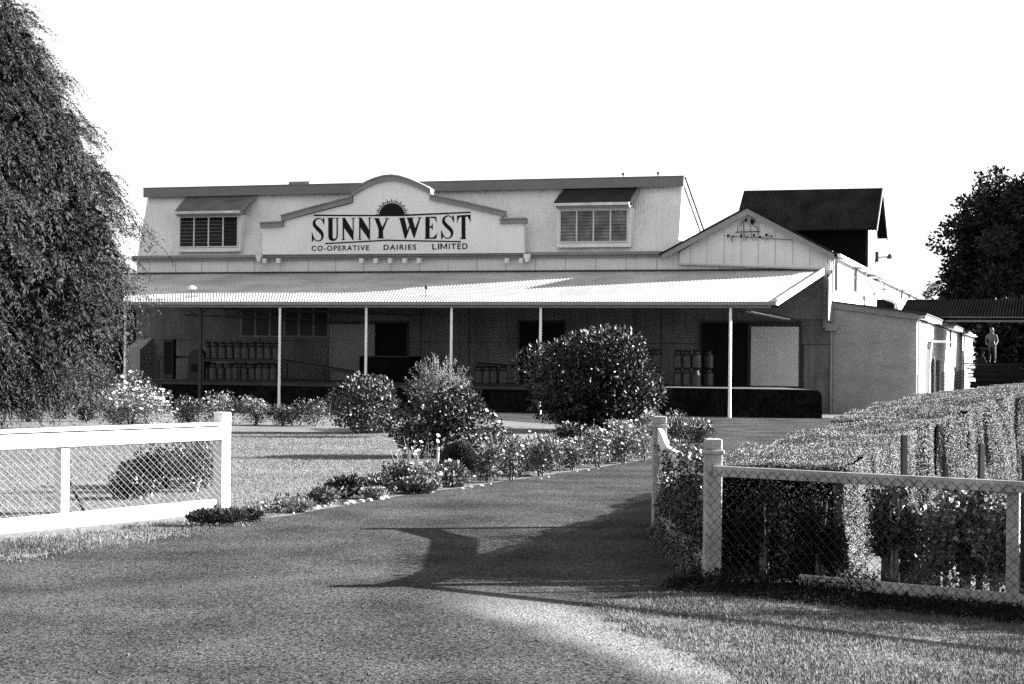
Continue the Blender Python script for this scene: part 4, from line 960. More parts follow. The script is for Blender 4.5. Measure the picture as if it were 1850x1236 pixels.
# ------------------------------------------------------------------ vegetation
def lumps(c, rad, k, lr=(.25, .5), flat=.0):
    out = []
    for i in range(k):
        d = rng.normal(size=3); d /= np.linalg.norm(d); t = rng.uniform(.35, .8)
        q = np.array(c) + d * np.array(rad) * t; q[2] = max(q[2], .08); out.append((q, rng.uniform(*lr) * min(rad)))
    return out
def shell_points(c, rad, k, n, lr=(.3, .55), fill=.25, zmin=.02):
    Ls = lumps(c, rad, k, lr); Ls.append((np.array(c), min(rad) * .75))
    r2 = np.array([l[1]**2 for l in Ls]); idx = rng.choice(len(Ls), n, p=r2 / r2.sum())
    C_ = np.array([l[0] for l in Ls])[idx]; rr = np.array([l[1] for l in Ls])[idx]
    d = unit(rng.normal(size=(n, 3))); f = np.where(rng.uniform(size=n) < fill, rng.uniform(.3, 1, n), rng.uniform(.85, 1.08, n))
    sc = np.array(rad) / max(min(rad), 1e-6); sc = sc / sc.min(); sc = np.clip(sc, 1, 1.6)
    P = C_ + d * (rr * f)[:, None] * sc; keep = P[:, 2] > zmin; return P[keep], d[keep]
def flower_mesh(P, s, parent, name='flower_head', m=PETAL):
    n = len(P); V = []; Fq = []
    for p in P:
        r = s * random.uniform(.6, 1.2); a0 = random.random() * 6; t = Vector((random.gauss(0, .5), random.gauss(-.35, .5), 1)).normalized(); x = t.orthogonal().normalized(); y = t.cross(x)
        i = len(V); V.append(Vector(p))
        for k in range(6): a = a0 + k * math.pi / 3; V.append(Vector(p) + (x * math.cos(a) + y * math.sin(a)) * r + t * r * .45)
        for k in range(6): Fq.append((i, i + 1 + k, i + 1 + (k + 1) % 6))
    return raw_mesh(name, np.array([tuple(v) for v in V]), np.array(Fq), m, parent)
def bush(name, label, cat, base, w, h, d=None, n=3000, leaf=.07, m=LEAF, wid=.45, k=14, flowers=0, fs=.05, group=None, up=0., stems=5, upf=.0, z0=.0, fill=.25, lr=(.3, .55)):
    d = d or w
    root = thing(name, label, cat, base, 0, group)
    c = (0, 0, z0 + (h - z0) * .5); rad = (w / 2 * 1.12, d / 2 * 1.12, (h - z0) * .60)
    P, dd = shell_points(c, rad, k, n, lr, fill)
    V, Fq = leaves(P, leaf, axis=dd + rng.normal(size=dd.shape) * .8, wid=wid, up=up); raw_mesh('foliage', V, Fq, m, root)
    if stems:
        b = MB()
        for i in range(stems):
            a = random.random() * 6.28; r = random.uniform(.3, .8)
            b.tube([(.03*math.cos(a), .03*math.sin(a), 0), (w*.15*r*math.cos(a), d*.15*r*math.sin(a), h*.4), (w*.36*r*math.cos(a), d*.36*r*math.sin(a), h*.78)], .012 + .01*h, 5, .005)
        b.build('stem', BARK, root)
    if flowers:
        flowers = int(flowers * 1.7); q = (dd[:, 2] > -.1); PP = P[q] + dd[q] * leaf * .3; PP = PP[PP[:, 2] > h * .15]; ii = rng.choice(len(PP), min(flowers, len(PP)), replace=False); flower_mesh(PP[ii], fs * 1.1, root)
    return root
def bpx(px0, px1, pytop, pybase):
    g = G((px0 + px1) / 2, pybase); g.z = 0; sc = g.y / F_PX; h = (pybase - pytop) * sc; return g, (px1 - px0) * sc, h

# big glossy shrub
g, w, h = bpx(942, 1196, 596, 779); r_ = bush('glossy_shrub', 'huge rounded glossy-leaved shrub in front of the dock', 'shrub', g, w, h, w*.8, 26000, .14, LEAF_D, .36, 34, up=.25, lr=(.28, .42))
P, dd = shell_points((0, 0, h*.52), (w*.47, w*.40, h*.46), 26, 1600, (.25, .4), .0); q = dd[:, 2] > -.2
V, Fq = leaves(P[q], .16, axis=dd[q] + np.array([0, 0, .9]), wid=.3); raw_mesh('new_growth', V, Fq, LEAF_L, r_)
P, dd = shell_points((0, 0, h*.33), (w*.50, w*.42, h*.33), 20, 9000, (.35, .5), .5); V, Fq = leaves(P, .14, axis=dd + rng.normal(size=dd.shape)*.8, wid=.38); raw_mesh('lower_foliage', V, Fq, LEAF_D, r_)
# mid shrub and the wispy one behind
g, w, h = bpx(708, 888, 722, 826); bush('rose_bush', 'dark bushy rose with a few big pale blooms in the middle bed', 'bush', g, w, h*1.03, w*.8, 9000, .075, LEAF_D, .6, 24, flowers=9, fs=.055)
g, w, h = bpx(722, 868, 640, 790); r_ = thing('wispy_shrub', 'feathery wispy shrub rising above the dark rose bush', 'shrub', g)
V = []; b = MB(); PP = []; AX = []
for i in range(260):
    a = rng.uniform(0, 6.28); r = rng.uniform(.1, 1); e = Vector((math.cos(a)*w*.5*r, math.sin(a)*w*.4*r, h*(1 - .35*r*r)*rng.uniform(.72, 1.02)))
    s = Vector((e.x*.25, e.y*.25, h*.35)); mid = s.lerp(e, .55) + Vector((0, 0, .12))
    for t in np.linspace(.1, 1, 26): q = s*(1-t)**2 + mid*2*t*(1-t) + e*t*t; PP.append(tuple(q)); AX.append(tuple((e - s).normalized()))
    if i % 4 == 0: b.tube([tuple(s), tuple(mid), tuple(e)], .006, 4, .003)
PP = np.array(PP); AX = np.array(AX); Vv, Fq = leaves(PP, .085, axis=AX + rng.normal(size=AX.shape)*.75, wid=.13); raw_mesh('foliage', Vv, Fq, LEAF_L, r_); b.tube([(0,0,0),(0,0,h*.45)], .04, 6); b.build('stem', BARK, r_)
# round bush of pale roses
g, w, h = bpx(602, 722, 694, 783); bush('rose_bush', 'low domed rose bush with pale blooms at its top, left of the middle bed', 'bush', g, w, h*1.02, w*.85, 7000, .085, LEAF, .6, 20, flowers=4, fs=.055)
# white-flowering bush at left
g, w, h = bpx(166, 308, 688, 775); bush('daisy_bush', 'pale bush smothered in small white flowers by the left verandah post', 'bush', g, w, h, w*.7, 9000, .06, LEAF_L, .4, 20, flowers=330, fs=.045)
row = [((92, 142), 712, 757, LEAF, 0, 'small clipped dark bush under the drooping tree'), ((312, 362), 722, 767, LEAF, 4, 'low bush just right of the white-flowered bush'), ((352, 434), 712, 768, LEAF_L, 18, 'widest low bush of the bed, below the left milk cans'),
       ((432, 492), 722, 768, LEAF_L, 8, 'low rounded bush just left of the second verandah post'), ((480, 540), 734, 769, LEAF, 6, 'lowest dark bush at the foot of the second verandah post'), ((534, 606), 728, 770, LEAF, 3, 'low dark bush left of the domed rose bush'),
       ((140, 172), 722, 762, LEAF_D, 3, 'small dark bush between the clipped bush and the white-flowered bush'), ((20, 80), 720, 762, LEAF_D, 0, 'dark bush behind the drooping tree fronds at far left')]
for (a, c), t, bt, m, fl, lab in row:
    g, w, h = bpx(a, c, t, bt); bush('bed_bush', lab, 'bush', g, w*1.12, h, w*.8, 2600, .055, m, .5, 12, flowers=fl, fs=.035, group='low bushes along the verandah bed', fill=.4)
# border plants along the drive
border = [(590, 648, 868, 900, LEAF_D, 6), (640, 705, 862, 893, LEAF, 5), (700, 752, 836, 886, LEAF, 10), (745, 800, 836, 882, LEAF_L, 14), (795, 840, 848, 880, LEAF_L, 12), (862, 905, 800, 872, LEAF, 22), (900, 945, 795, 868, LEAF, 20),
          (938, 1015, 796, 860, LEAF_L, 8), (1010, 1060, 790, 850, LEAF, 26), (1050, 1110, 778, 845, LEAF, 34), (1100, 1150, 778, 838, LEAF_L, 26), (1145, 1190, 782, 834, LEAF, 24), (1150, 1205, 745, 800, LEAF_L, 16), (1195, 1245, 742, 800, LEAF, 16), (1235, 1288, 758, 800, LEAF_D, 8),
          (870, 935, 775, 812, LEAF, 14), (1000, 1080, 768, 800, LEAF, 22), (1090, 1160, 760, 795, LEAF_L, 22), (560, 610, 886, 912, LEAF, 4), (510, 565, 905, 926, LEAF_L, 2), (655, 700, 884, 902, LEAF_L, 3), (720, 790, 868, 892, LEAF_L, 6)]
where = ['at the left tip of the border bed', 'behind the largest white edging stone', 'around the two dark stakes', 'around the three tall pale stakes', 'just left of the feathery round bush', 'just right of the feathery round bush', 'tallest leafy one, right of the feathery bush',
         'smooth rounded light one in mid border', 'under the middle of the glossy shrub', 'palest flowers, below the glossy shrub', 'second from the gate wing', 'closest to the far gate post', 'behind the far gate post cap', 'upright roses right of the far gate post', 'trailing dark one behind the hedge top',
         'in the second row behind the feathery bush', 'in the second row under the glossy shrub', 'at the right foot of the glossy shrub', 'small one beyond the bed tip', 'lowest spreading one beside the lawn edge', 'low creeping one behind the edging stones', 'low creeping one below the pale stakes']
for i, (a, c, t, bt, m, fl) in enumerate(border):
    g, w, h = bpx(a, c, t, bt); bush('border_plant', 'leafy border plant ' + where[i], 'plant', g, w*1.15, h*random.uniform(.95, 1.2), w*.8, 2300, (.045 if g.y < 32 else .055) * random.choice((.75, 1, 1.6)), m, random.choice((.14, .3, .6)), random.choice((6, 11, 16)), up=random.choice((0, .3, .9)), flowers=fl, fs=.028 if g.y < 32 else .036, group='border plants along the drive', stems=3, fill=.45)
bp_ = [g2(*p) for p in ((430, 948), (500, 931), (600, 912), (700, 897), (800, 883), (900, 868), (1000, 854), (1090, 841), (1185, 826), (1240, 800), (1240, 775), (1090, 775), (950, 800), (840, 835), (740, 858), (660, 880), (560, 903), (500, 912), (432, 934))]
P = sample(bp_, 420); P = np.c_[P, rng.uniform(.0, .16, len(P)) * (vnoise(P, 2.2, 9) * .5 + .8)]; V, Fq = leaves(P, .06, up=.35, wid=.4)
tag(raw_mesh('ground_cover', V, Fq, LEAF), 'low leafy ground cover between the border plants', 'ground cover', kind='stuff')
bsoil = sheet('garden_bed', bp_, .006, mat('bed_soil', .035, .95, .4, 2, .5, 20))
# feathery round bush
g, w, h = bpx(793, 866, 787, 858); r_ = thing('feathery_bush', 'smooth rounded feathery bush leaning over the border', 'bush', g)
n = 9000; d = unit(rng.normal(size=(n, 3))); d[:, 2] = np.abs(d[:, 2]) - .15; P = d * np.array([w/2, w*.4, h*.85]) * rng.uniform(.9, 1.0, n)[:, None] * (1 + .05*np.sin(d[:, :1]*7)) + np.array([0, 0, .08]); k_ = P[:, 2] > .01
V, Fq = leaves(P[k_], .05, axis=d[k_] + rng.normal(size=(k_.sum(), 3))*.25, wid=.15); raw_mesh('foliage', V, Fq, LEAF, r_)
core = MB(); core.lathe([(w*.38*math.cos(a), h*.76*math.sin(a) + .02) for a in np.linspace(0, 1.5, 7)], 14); core.build('inner_twigs', HCORE, r_)
sp__ = MB(); hd_ = []
for i in range(54):
    px = random.choice((random.uniform(860, 1190), random.uniform(720, 800))); py = np.interp(px, [620, 800, 900, 1000, 1190], [890, 862, 846, 832, 805]) + random.uniform(-16, 8)
    g = G(px, py); h = random.uniform(.3, .62); lx_ = random.uniform(-.06, .06); sp__.tube([(g.x, g.y, 0), (g.x + lx_, g.y, h * .6), (g.x + lx_ * 2.2, g.y, h)], .004, 4, .002); hd_.append((g.x + lx_ * 2.2, g.y, h))
fs_ = thing('flower_stalks', 'thin flower stalks with small pale heads standing above the border plants', 'flowers'); fs_['kind'] = 'stuff'; sp__.build('stalk', LEAF, fs_); flower_mesh(np.array(hd_), .03, fs_)
# stakes
def stake(px, pt, pb, m, lab, r=.009, grp='stakes in the border bed', Y=None):
    g = G(px, pb); g.z = 0
    if Y: g = DY(px, pb, Y); g.z = 0
    h = (pb - pt) * g.y / F_PX
    if Y: h = DY(px, pt, Y).z
    b = MB(); b.prism([(-r, -r, 0), (r, -r, 0), (r, r, 0), (-r, r, 0)], (random.uniform(-.03, .03)*h, 0, h)); o = b.build('garden_stake', m, None, g); o.rotation_euler = (0, 0, random.uniform(0, .8)); tag(o, lab, 'stake', grp)
stake(737, 810, 866, WOODL, 'leftmost of the three tall pale stakes'); stake(742, 818, 870, WOODL, 'middle one of the three tall pale stakes'); stake(752, 812, 868, WOODL, 'rightmost of the three tall pale stakes')
stake(693, 832, 868, WOOD, 'dark stake nearest the lawn'); stake(710, 828, 858, WOOD, 'dark stake second from the lawn')
stake(791, 808, 850, WOODL, 'short pale stake left of the feathery bush', .016); stake(799, 812, 842, WOODL, 'shortest pale stake touching the feathery bush'); stake(831, 806, 845, WOODL, 'thin stake against the feathery bush'); stake(873, 806, 850, WOODL, 'thin stake right of the feathery bush')
# edging stones
sp_ = [(560,921),(570,919),(585,916),(597,914.5),(622,912),(634,910),(652,907),(667,906),(678,901),(688,903),(700,901),(835,884),(850,881),(868,879),(885,876),(975,866),(990,863),(1040,853),(1062,851),(1080,848),(545,925),(530,928)]
for i, (px, py) in enumerate(sp_):
    g = G(px, py); g.z = 0; s = .042 if px != 678 else .13; s *= random.uniform(.6, 1.5) if px != 678 else 1
    b = MB(); b.lathe([(s*.75, -.01), (s, s*.25), (s*.8, s*.7), (s*.25, s*.9)], 7); o = b.build('edging_stone', STONE, None, g); o.rotation_euler = (0, 0, random.random()*6); o.scale = (1.3, .8, .8)
    o.data.vertices.foreach_set('co', (np.array([v.co[:] for v in o.data.vertices]) * rng.uniform(.85, 1.15, (len(o.data.vertices), 1))).ravel())
    tag(o, 'largest white edging stone beside the drive' if px == 678 else 'small white painted stone edging the border bed', 'stone', None if px == 678 else 'edging stones along the drive')
# plants near the left fence
g, w, h = bpx(300, 402, 806, 925); g = DY(352, 900, 23.5); g.z = 0; bush('fence_shrub', 'open twiggy shrub behind the netting beside the white gate post', 'shrub', g, .85, .98, .7, 3000, .055, LEAF, .35, 18, stems=16, fill=.7, up=.5, lr=(.18, .34))
b = MB()
g = DY(300, 900, 24.2); g.z = 0; bush('fence_shrub', 'low dark spreading shrub behind the netting', 'shrub', g, 1.5, .50, .9, 4200, .06, LEAF_D, .5, 16, stems=5)
g = DY(232, 900, 22.3); g.z = 0; bush('fence_shrub', 'small low plant just behind the fence brace', 'shrub', g, .95, .30, .5, 2000, .05, LEAF_D, .5, 9, stems=3)
g, w, h = bpx(365, 425, 915, 951); bush('grass_tuft', 'shaggy grass mound hiding the foot of the white gate post', 'tuft', g, w*1.7, h*.7, w*.6, 4200, .09, LEAF, .10, 14, up=.9, stems=0)
g, w, h = bpx(425, 475, 918, 944); bush('grass_tuft', 'small leafy tuft at the lawn edge right of the gate post', 'tuft', g, w*1.1, h, w*.5, 1400, .05, LEAF, .3, 7, up=.4, stems=0)

# hedge: clipped box with a leafy skin
def hedge(name, label, Lp, Rp, h0, dens, leaf, seed, hr=None):
    hr = hr or h0; shady = seed == 1
    root = thing(name, label, 'hedge', (Lp[0][0], Lp[0][1], 0)); O = np.array([Lp[0][0], Lp[0][1], 0])
    b = MB(); n = len(Lp); i = 0; e = .06
    for k in range(n):
        l = Vector((*Lp[k], 0)); r = Vector((*Rp[k], 0)); a = (r - l).normalized() * e; fw = Vector((0, .16 if k == 0 and shady else 0, 0))
        for q, z in ((l + a + fw, 0), (l + a + fw, h0[k] - e), (r - a + fw, hr[k] - e), (r - a + fw, 0)): b.v.append((q.x - O[0], q.y - O[1], z))
    for k in range(n - 1):
        for j in range(3): b.f.append((4*k + j, 4*k + j + 1, 4*k + j + 5, 4*k + j + 4))
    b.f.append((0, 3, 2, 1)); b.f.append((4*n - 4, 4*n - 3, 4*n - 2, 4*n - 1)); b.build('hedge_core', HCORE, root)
    PP = []; NN = []; SZ = []
    def quad(p0, p1, p2, p3, nr, dn, lf):
        p0, p1, p2, p3 = map(np.array, (p0, p1, p2, p3)); A_ = np.linalg.norm(np.cross(p1 - p0, p3 - p0)); m = int(A_ * dn)
        u = rng.uniform(size=(m, 1)); v = rng.uniform(size=(m, 1)); P = (p0*(1-u) + p1*u)*(1-v) + (p3*(1-u) + p2*u)*v
        rough = .02*np.sin(P[:, :1]*5.1 + P[:, 2:]*3) + .018*np.sin(P[:, 1:2]*7.3 + P[:, 2:]*6) + .03*np.sin(P[:, 1:2]*1.7+P[:, :1]*2.2) + rng.normal(size=(m, 1))*.008 + (0.035*np.sin(P[:, 1:2]*4.3 + 1.2*np.sin(P[:, 1:2]*1.9)) if nr[2] == 0 else 0.)
        if nr[2] == 0:
            g_ = np.sin(P[:, 1]*5.2 + 2.2*np.sin(P[:, 1]*1.7) + .3*np.sin(P[:, 2]*4)); kp = (g_ > -.66) | (rng.uniform(size=m) < .42); P = P[kp]; rough = rough[kp]; m = len(P)
        PP.append(P + np.array(nr)*rough); NN.append(np.tile(nr, (m, 1))); SZ.append(np.full(m, lf))
    for k in range(n - 1):
        l0, l1, r0, r1 = [np.array([*q, 0.]) for q in (Lp[k], Lp[k+1], Rp[k], Rp[k+1])]; z0 = np.array([0, 0, h0[k]]); z1 = np.array([0, 0, h0[k+1]]); y0_ = np.array([0, 0, hr[k]]); y1_ = np.array([0, 0, hr[k+1]])
        dist = l0[1]; dn = dens * (15 / dist) ** 1.3; lf = leaf * (dist / 15) ** .6
        quad(l0 + z0, r0 + y0_, r1 + y1_, l1 + z1, (0, 0, 1), dn, lf)
        dd_ = l1 - l0; nl = np.array([-dd_[1], dd_[0], 0]); nl /= np.linalg.norm(nl) + 1e-9; quad(l0, l1, l1 + z1, l0 + z0, nl, dn * .8, lf)
        dd_ = r1 - r0; nr_ = np.array([dd_[1], -dd_[0], 0]); nr_ /= np.linalg.norm(nr_) + 1e-9; quad(r0, r1, r1 + y1_, r0 + y0_, nr_, dn, lf)
    l0 = np.array([*Lp[0], 0.]); r0 = np.array([*Rp[0], 0.]); z0 = np.array([0, 0, h0[0]]); dd_ = r0 - l0; nf_ = np.array([dd_[1], -dd_[0], 0]); nf_ /= np.linalg.norm(nf_)
    if not shady: y0_ = np.array([0, 0, hr[0]]); quad(l0, r0, r0 + y0_, l0 + z0, nf_, dens*.5, leaf*1.2)
    else: quad(l0 - nf_*.09, r0 - nf_*.09, r0 + z0 - nf_*.09, l0 + z0 - nf_*.09, nf_, dens*.12, leaf*1.3); quad(l0 + z0*.9, r0 + z0*.9, r0 + z0, l0 + z0, nf_, dens*.5, leaf)  # shade of the end built in: sparse leaves over a recessed black core
    P = np.concatenate(PP) - O; N_ = np.concatenate(NN); s = np.concatenate(SZ)
    _q = N_ * 2.6 + rng.normal(size=N_.shape) * .6; V, Fq = leaves(P, s * .85, axis=N_*.22 + rng.normal(size=N_.shape)*.7, wid=.6, nrm=None if False else _q); raw_mesh('foliage', V, Fq, LEAF_H, root)
    return root
hl = lambda y, a=(1.74, 15.0), s=.337: (a[0] + (y - a[1]) * s, y)
Lp = [hl(15.15), hl(17), hl(19.5), hl(22)]; Rp = [(2.88, 14.75), (3.7, 17), (4.55, 19.5), (5.3, 21.3)]
hedge('clipped_hedge', 'near clipped hedge with dark shaded end behind the grey fence', Lp, Rp, [.99, 1.02, 1.04, 1.03], 17000, .019, 1, [.99, 1.03, 1.09, 1.15])
Lp = [(4.12, 22.06), (5.4, 26), (6.7, 30), (8.3, 35), (11.2, 42), (16.8, 56)]; Rp = [(5.36, 21.3), (7.7, 26), (9.9, 30), (12.6, 35), (16.5, 42), (24, 56)]
hedge('clipped_hedge', 'far longer and slightly taller stretch of clipped hedge running back to the shed', Lp, Rp, [1.14, 1.15, 1.15, 1.16, 1.18, 1.17], 15000, .019, 2, [1.16, 1.42, 1.5, 1.5, 1.5, 1.5])
# vine on the gate wing
P = np.c_[rng.uniform(.15, WLn - .25, 14000), rng.uniform(-.07, .06, 14000), rng.uniform(.05, .95, 14000)]
kk = vnoise(P[:, [0, 2]], 2.5, 5) + rng.normal(size=len(P))*.3 + (1 - P[:, 0]/WLn)*1.4 + (P[:, 2] < .3)*.3 > .35; P = P[kk]; P[:, 2] *= np.where(P[:, 0] < WLn * .6, 1.12, 1.0); P[:, 1] *= 1.5
Pw = np.array([wpt(*p) for p in P]); V, Fq = leaves(Pw, .045, wid=.4); vn = thing('climbing_vine', 'tangled vine climbing the netting of the gate wing', 'vine', NP); raw_mesh('foliage', V, Fq, LEAF_D, vn)
b = MB()
for i in range(46):
    s = rng.uniform(.3, WLn - .3); pts = [wpt(s + .12*math.sin(k*1.3 + i), random.uniform(-.05, .05), .05 + .85*k/6) for k in range(7)]; b.tube(pts, .006, 4, .003)
b.build('vine_stem', BARK, vn)
# rose bed behind the right fence
def rb_(px, Y): q = DY(px, 900, Y); q.z = 0; return q
def rose(px, Y, w, h, n, leaf, m, lab, fl=0, ms=6, fs=.03, wd=.7):
    return bush('rose_bush', lab, 'rose bush', rb_(px, Y), w, h, w*.8, n, leaf, m, wd, 14, flowers=fl, fs=fs, group='roses behind the grey fence', stems=ms, fill=.6, z0=.1, lr=(.3, .5))
rose(1615, 13.95, .36, .98, 1500, .055, LEAF_D, 'tallest black-leaved rose with shoots above the rail')
rose(1600, 14.3, .30, 1.12, 340, .05, LEAF_D, 'loose rose shoots standing above the fence rail', ms=8)
rose(1690, 14.1, .40, .78, 1500, .05, LEAF_L, 'pale leafy rose between the thin and the thick stake')
rose(1745, 14.2, .42, .86, 1700, .045, LEAF, 'rose with faded blooms in front of the thickest stake', 3, 6, .02)
rose(1800, 14.0, .40, .84, 1700, .045, LEAF_L, 'rose with bright pale blooms left of the grey fence post', 5, 6, .02)
rose(1862, 13.9, .45, .72, 1500, .05, LEAF_L, 'rose just right of the grey fence post', 4, 5, .02)
rose(1655, 14.6, .4, .62, 1200, .045, LEAF, 'low rose behind the tallest dark one')
rose(1915, 14.0, .5, .8, 1200, .05, LEAF, 'rose at the far right edge of the bed')
rr_ = thing('shade_rose_row', 'row of dense roses added behind the grey fence to shade the verge', 'roses', NP); rr_['kind'] = 'stuff'  # mostly out of view, added so its shadow falls on the roadside grass
PP = []
for s0, e_ in [(a_, -.45) for a_ in np.arange(2.9, 6.8, .3)] + [(a_, -.95) for a_ in np.arange(1.9, 6.8, .3)]:
    q, _d = shell_points((0, 0, .5), (.26, .26, .5), 12, 1500, (.35, .6), .5); c_ = rpt(s0 + random.uniform(-.08, .08), e_ + random.uniform(-.1, .1)); PP.append(q + np.array(c_))
P = np.concatenate(PP); V, Fq = leaves(P, .055, wid=.7); raw_mesh('foliage', V, Fq, LEAF, rr_)
g = DY(1655, 1060, 14.0); g.z = 0; bush('lavender_tuft', 'small pale rounded tuft at the foot of the roses', 'tuft', g, .26, .22, .2, 1500, .05, LEAF_L, .15, 6, up=.6, stems=0)
stake(1632, 786, 1060, WOOD, 'thick dark stake behind the tallest rose', .021, 'stakes in the rose bed', 14.3); stake(1707, 838, 1060, WOOD, 'thinnest dark stake of the rose bed', .013, 'stakes in the rose bed', 14.3)
stake(1769, 801, 1060, WOOD, 'thick dark stake left of the grey fence post', .021, 'stakes in the rose bed', 14.0); stake(1848, 823, 1060, WOOD, 'dark stake cut by the right edge of the view', .02, 'stakes in the rose bed', 13.7)
# low growth at the foot of the right fence
def weeds(name, label, s0, s1, n0, n1, n, h, m, at=rpt, O=NP):
    root = thing(name, label, 'weeds', O); P = np.array([at(rng.uniform(s0, s1), rng.uniform(n0, n1), rng.uniform(0, h) ** 1.0) for _ in range(n)])
    V, Fq = leaves(P, .05, up=.5, wid=.25); o = raw_mesh('foliage', V, Fq, m, root); root['kind'] = 'stuff'; return root
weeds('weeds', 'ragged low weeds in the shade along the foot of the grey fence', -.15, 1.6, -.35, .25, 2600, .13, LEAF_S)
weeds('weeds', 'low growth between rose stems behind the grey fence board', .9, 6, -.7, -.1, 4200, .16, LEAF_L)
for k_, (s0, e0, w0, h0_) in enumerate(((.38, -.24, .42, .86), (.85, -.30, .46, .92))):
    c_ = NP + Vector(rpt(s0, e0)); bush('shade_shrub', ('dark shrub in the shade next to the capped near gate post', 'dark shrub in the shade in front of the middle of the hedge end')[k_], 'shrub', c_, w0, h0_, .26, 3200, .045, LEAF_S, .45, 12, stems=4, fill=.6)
weeds('weeds', 'weeds coloured dark for the shadow in front of the grey fence board', -.1, 6, .08, .75, 12000, .07, LEAF_S)  # weed band coloured near black to stand for the shadow under the fence
weeds('weeds', 'loose leaves at the foot of the gate wing', .2, 4.2, -.15, .25, 1500, .1, LEAF, wpt)

# drooping pepper tree at left
def pepper(base):
    global rng
    rng = np.random.default_rng(5); random.seed(5)
    root = thing('pepper_tree', 'large tree with drooping feathery foliage filling the left edge', 'tree', base)
    b = MB(); b.tube([(0, 0, 0), (.15, 0, 1.2), (.1, .1, 2.4), (-.1, .2, 4)], .42, 10, .25)
    tips = []
    for i in range(26):
        a = rng.uniform(0, 6.28); z0 = rng.uniform(1.8, 4); r = rng.uniform(2.2, 4.4); z1 = z0 + rng.uniform(.6, 4.2); r = min(r, .75 * np.interp(z1, [2, 4, 5, 6.4, 7.9, 9], [4.2, 4.2, 3.6, 3.2, 2.3, .9]))
        p = [(0, 0, z0), (r*.4*math.cos(a), r*.4*math.sin(a), z0 + (z1 - z0)*.55), (r*math.cos(a), r*math.sin(a), z1)]; b.tube(p, .13, 6, .03)
    b.build('trunk', BARK, root)
    PP = []; AX = []; SZ = []; tw_ = MB()
    ZP = [.45, .9, 1.25, 1.9, 2.15, 3.1, 3.8, 4.45, 5.1, 5.6, 6.4, 7.25, 7.9, 8.2, 9.0, 9.6]
    RP = [2.2, 3.1, 3.6, 3.75, 4.25, 4.55, 4.55, 4.25, 3.7, 3.65, 3.35, 2.85, 2.6, 2.1, 1.3, .4]
    for cl in range(200):
        a0 = rng.normal(-.35, .95) if cl % 4 else rng.uniform(0, 6.28); z0 = rng.uniform(.9, 9.2); cr = rng.uniform(.45, .95)
        rc = np.interp(z0, ZP, RP) * (rng.uniform(.6, 1.0) ** .3) * rng.uniform(.88, 1.05) - cr * .45
        cc = np.array([rc*math.cos(a0), rc*math.sin(a0), z0]); out0 = np.array([math.cos(a0), math.sin(a0), 0.])
        droop = rng.uniform(.5, 1.1)
        for i in range(int(95 * cr)):
            q = rng.normal(size=3); q /= np.linalg.norm(q); q[2] = abs(q[2])
            s = cc + q * cr * rng.uniform(.3, 1.0) * np.array([1, 1, .75]); o2 = out0 * .4 + q * np.array([1, 1, .3])
            ln = rng.uniform(.35, .95) * (1.15 if z0 < 5 else .8)
            m = 17; t = np.linspace(0, 1, m)[:, None]
            C_ = s + o2 * ln * .55 * t + np.array([0, 0, -1.]) * ln * droop * t * t + np.array([0, 0, .18]) * ln * t
            tan = unit(o2 * .55 + np.array([0, 0, -2.]) * t * droop + np.array([0, 0, .18])); sd = unit(np.cross(tan, rng.normal(size=(1, 3))))
            for sg in (1, -1):
                PP.append(C_); AX.append(sd*sg*.8 + tan*.75 + rng.normal(size=(m, 3))*.12); SZ.append(np.full(m, .07))
            PP.append(C_[::3]); AX.append(tan[::3]); SZ.append(np.full(len(C_[::3]), .09))
        if cl % 4 == 0 and z0 < 6.2: tw_.tube([tuple(cc*np.array([.45, .45, .9])), tuple(cc*np.array([.8, .8, 1.])), tuple(cc + out0*cr*.6 + np.array([0, 0, -.15]))], .022, 5, .006)
    PP = np.concatenate(PP); AX = np.concatenate(AX); SZ = np.concatenate(SZ); V, Fq = leaves(PP, SZ, axis=AX, wid=.22); raw_mesh('foliage', V, Fq, LEAF_P, root)
    # inner darker leaf mass
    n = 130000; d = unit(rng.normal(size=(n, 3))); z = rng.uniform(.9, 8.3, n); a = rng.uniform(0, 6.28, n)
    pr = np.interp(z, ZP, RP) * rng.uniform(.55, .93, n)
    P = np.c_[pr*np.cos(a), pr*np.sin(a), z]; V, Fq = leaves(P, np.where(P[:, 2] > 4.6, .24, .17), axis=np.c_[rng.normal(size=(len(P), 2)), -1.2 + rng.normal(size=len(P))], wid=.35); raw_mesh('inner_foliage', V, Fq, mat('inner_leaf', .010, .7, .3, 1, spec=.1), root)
    tw_.build('twig', mat('pale_twig', .38, .8), root)
pt = DY(225, 600, 32); pepper((pt.x - 4.4, 32, 0))

rng = np.random.default_rng(21); random.seed(21)
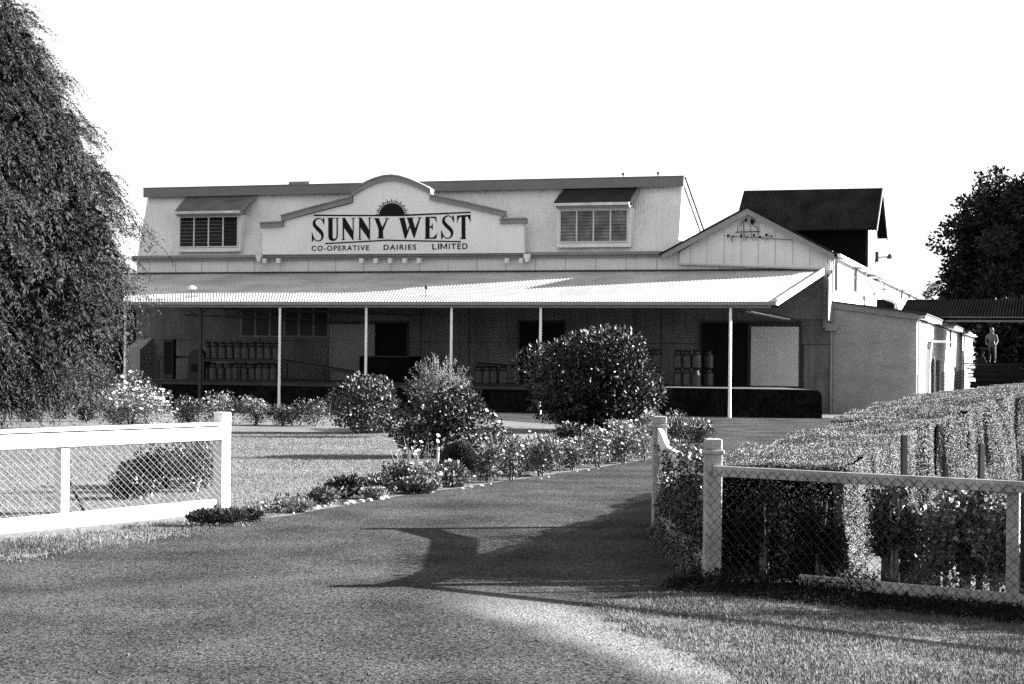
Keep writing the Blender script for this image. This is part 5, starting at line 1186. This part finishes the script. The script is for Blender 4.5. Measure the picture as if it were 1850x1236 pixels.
# broad dark tree at right and the smaller one beside it
def tree(name, label, base, H, rad, clumps, n, leaf, m, z0=.35, th=.35, per=None):
    root = thing(name, label, 'tree', base); b = MB(); b.tube([(0, 0, 0), (.1, 0, H*.3), (0, .1, H*.62)], th, 8, th*.4)
    PP = []; NN = []
    for i in range(clumps):
        d = rng.normal(size=3); d /= np.linalg.norm(d); t = rng.uniform(.3, .96); c = np.array([0, 0, H*(z0 + 1)/2]) + d*np.array([rad, rad, H*(1 - z0)/2])*t
        r = rng.uniform(.11, .24)*rad*(1.15 - .3*t); m_ = n // clumps
        dd = unit(rng.normal(size=(m_, 3))); PP.append(c + dd*(r*rng.uniform(.4, 1.12, (m_, 1)))*np.array([1.15, 1.15, .85])); NN.append(dd)
        if i % 2 == 0: b.tube([(0, 0, H*rng.uniform(.25, .6)), tuple(c*np.array([.5, .5, .85])), tuple(c)], th*.28, 5, .03)
    b.build('trunk', BARK, root); P = np.concatenate(PP); N_ = np.concatenate(NN); V, Fq = leaves(P, leaf, axis=N_ + rng.normal(size=N_.shape)*.8, wid=.5); raw_mesh('crown', V, Fq, m, root)
TREE_D = mat('tree_leaf_dark', .010, .6, .3, .8, island=.5, spec=.15)
q = DY(1872, 600, 112); tree('broad_tree', 'tall black silhouetted tree above the canopy at the right edge', (q.x, q.y, 0), 14.9, 6.3, 230, 120000, .34, TREE_D, .16, .4)
q = DY(1722, 600, 125); tree('small_tree', 'small airy tree showing above the canopy left of the black one', (q.x, q.y, 0), 8.2, 2.5, 26, 5200, .2, mat('tree_leaf_mid', .05, .6, .3, 1, island=.5), .45, .12)
for i, (px, Y, H, r) in enumerate(((1822, 130, 8.5, 7), (1960, 118, 12, 6), (1900, 90, 5.5, 4))):
    q = DY(px, 600, Y); tree('background_tree', ('dark bushy tree filling the gap under the canopy beam', 'dark tree beyond the right edge behind the canopy', 'low dark tree right of the timber stack')[i], (q.x, q.y, 0), H, r, 90, 42000, .45, TREE_D, .05, .3)
print('objects', len(bpy.data.objects))
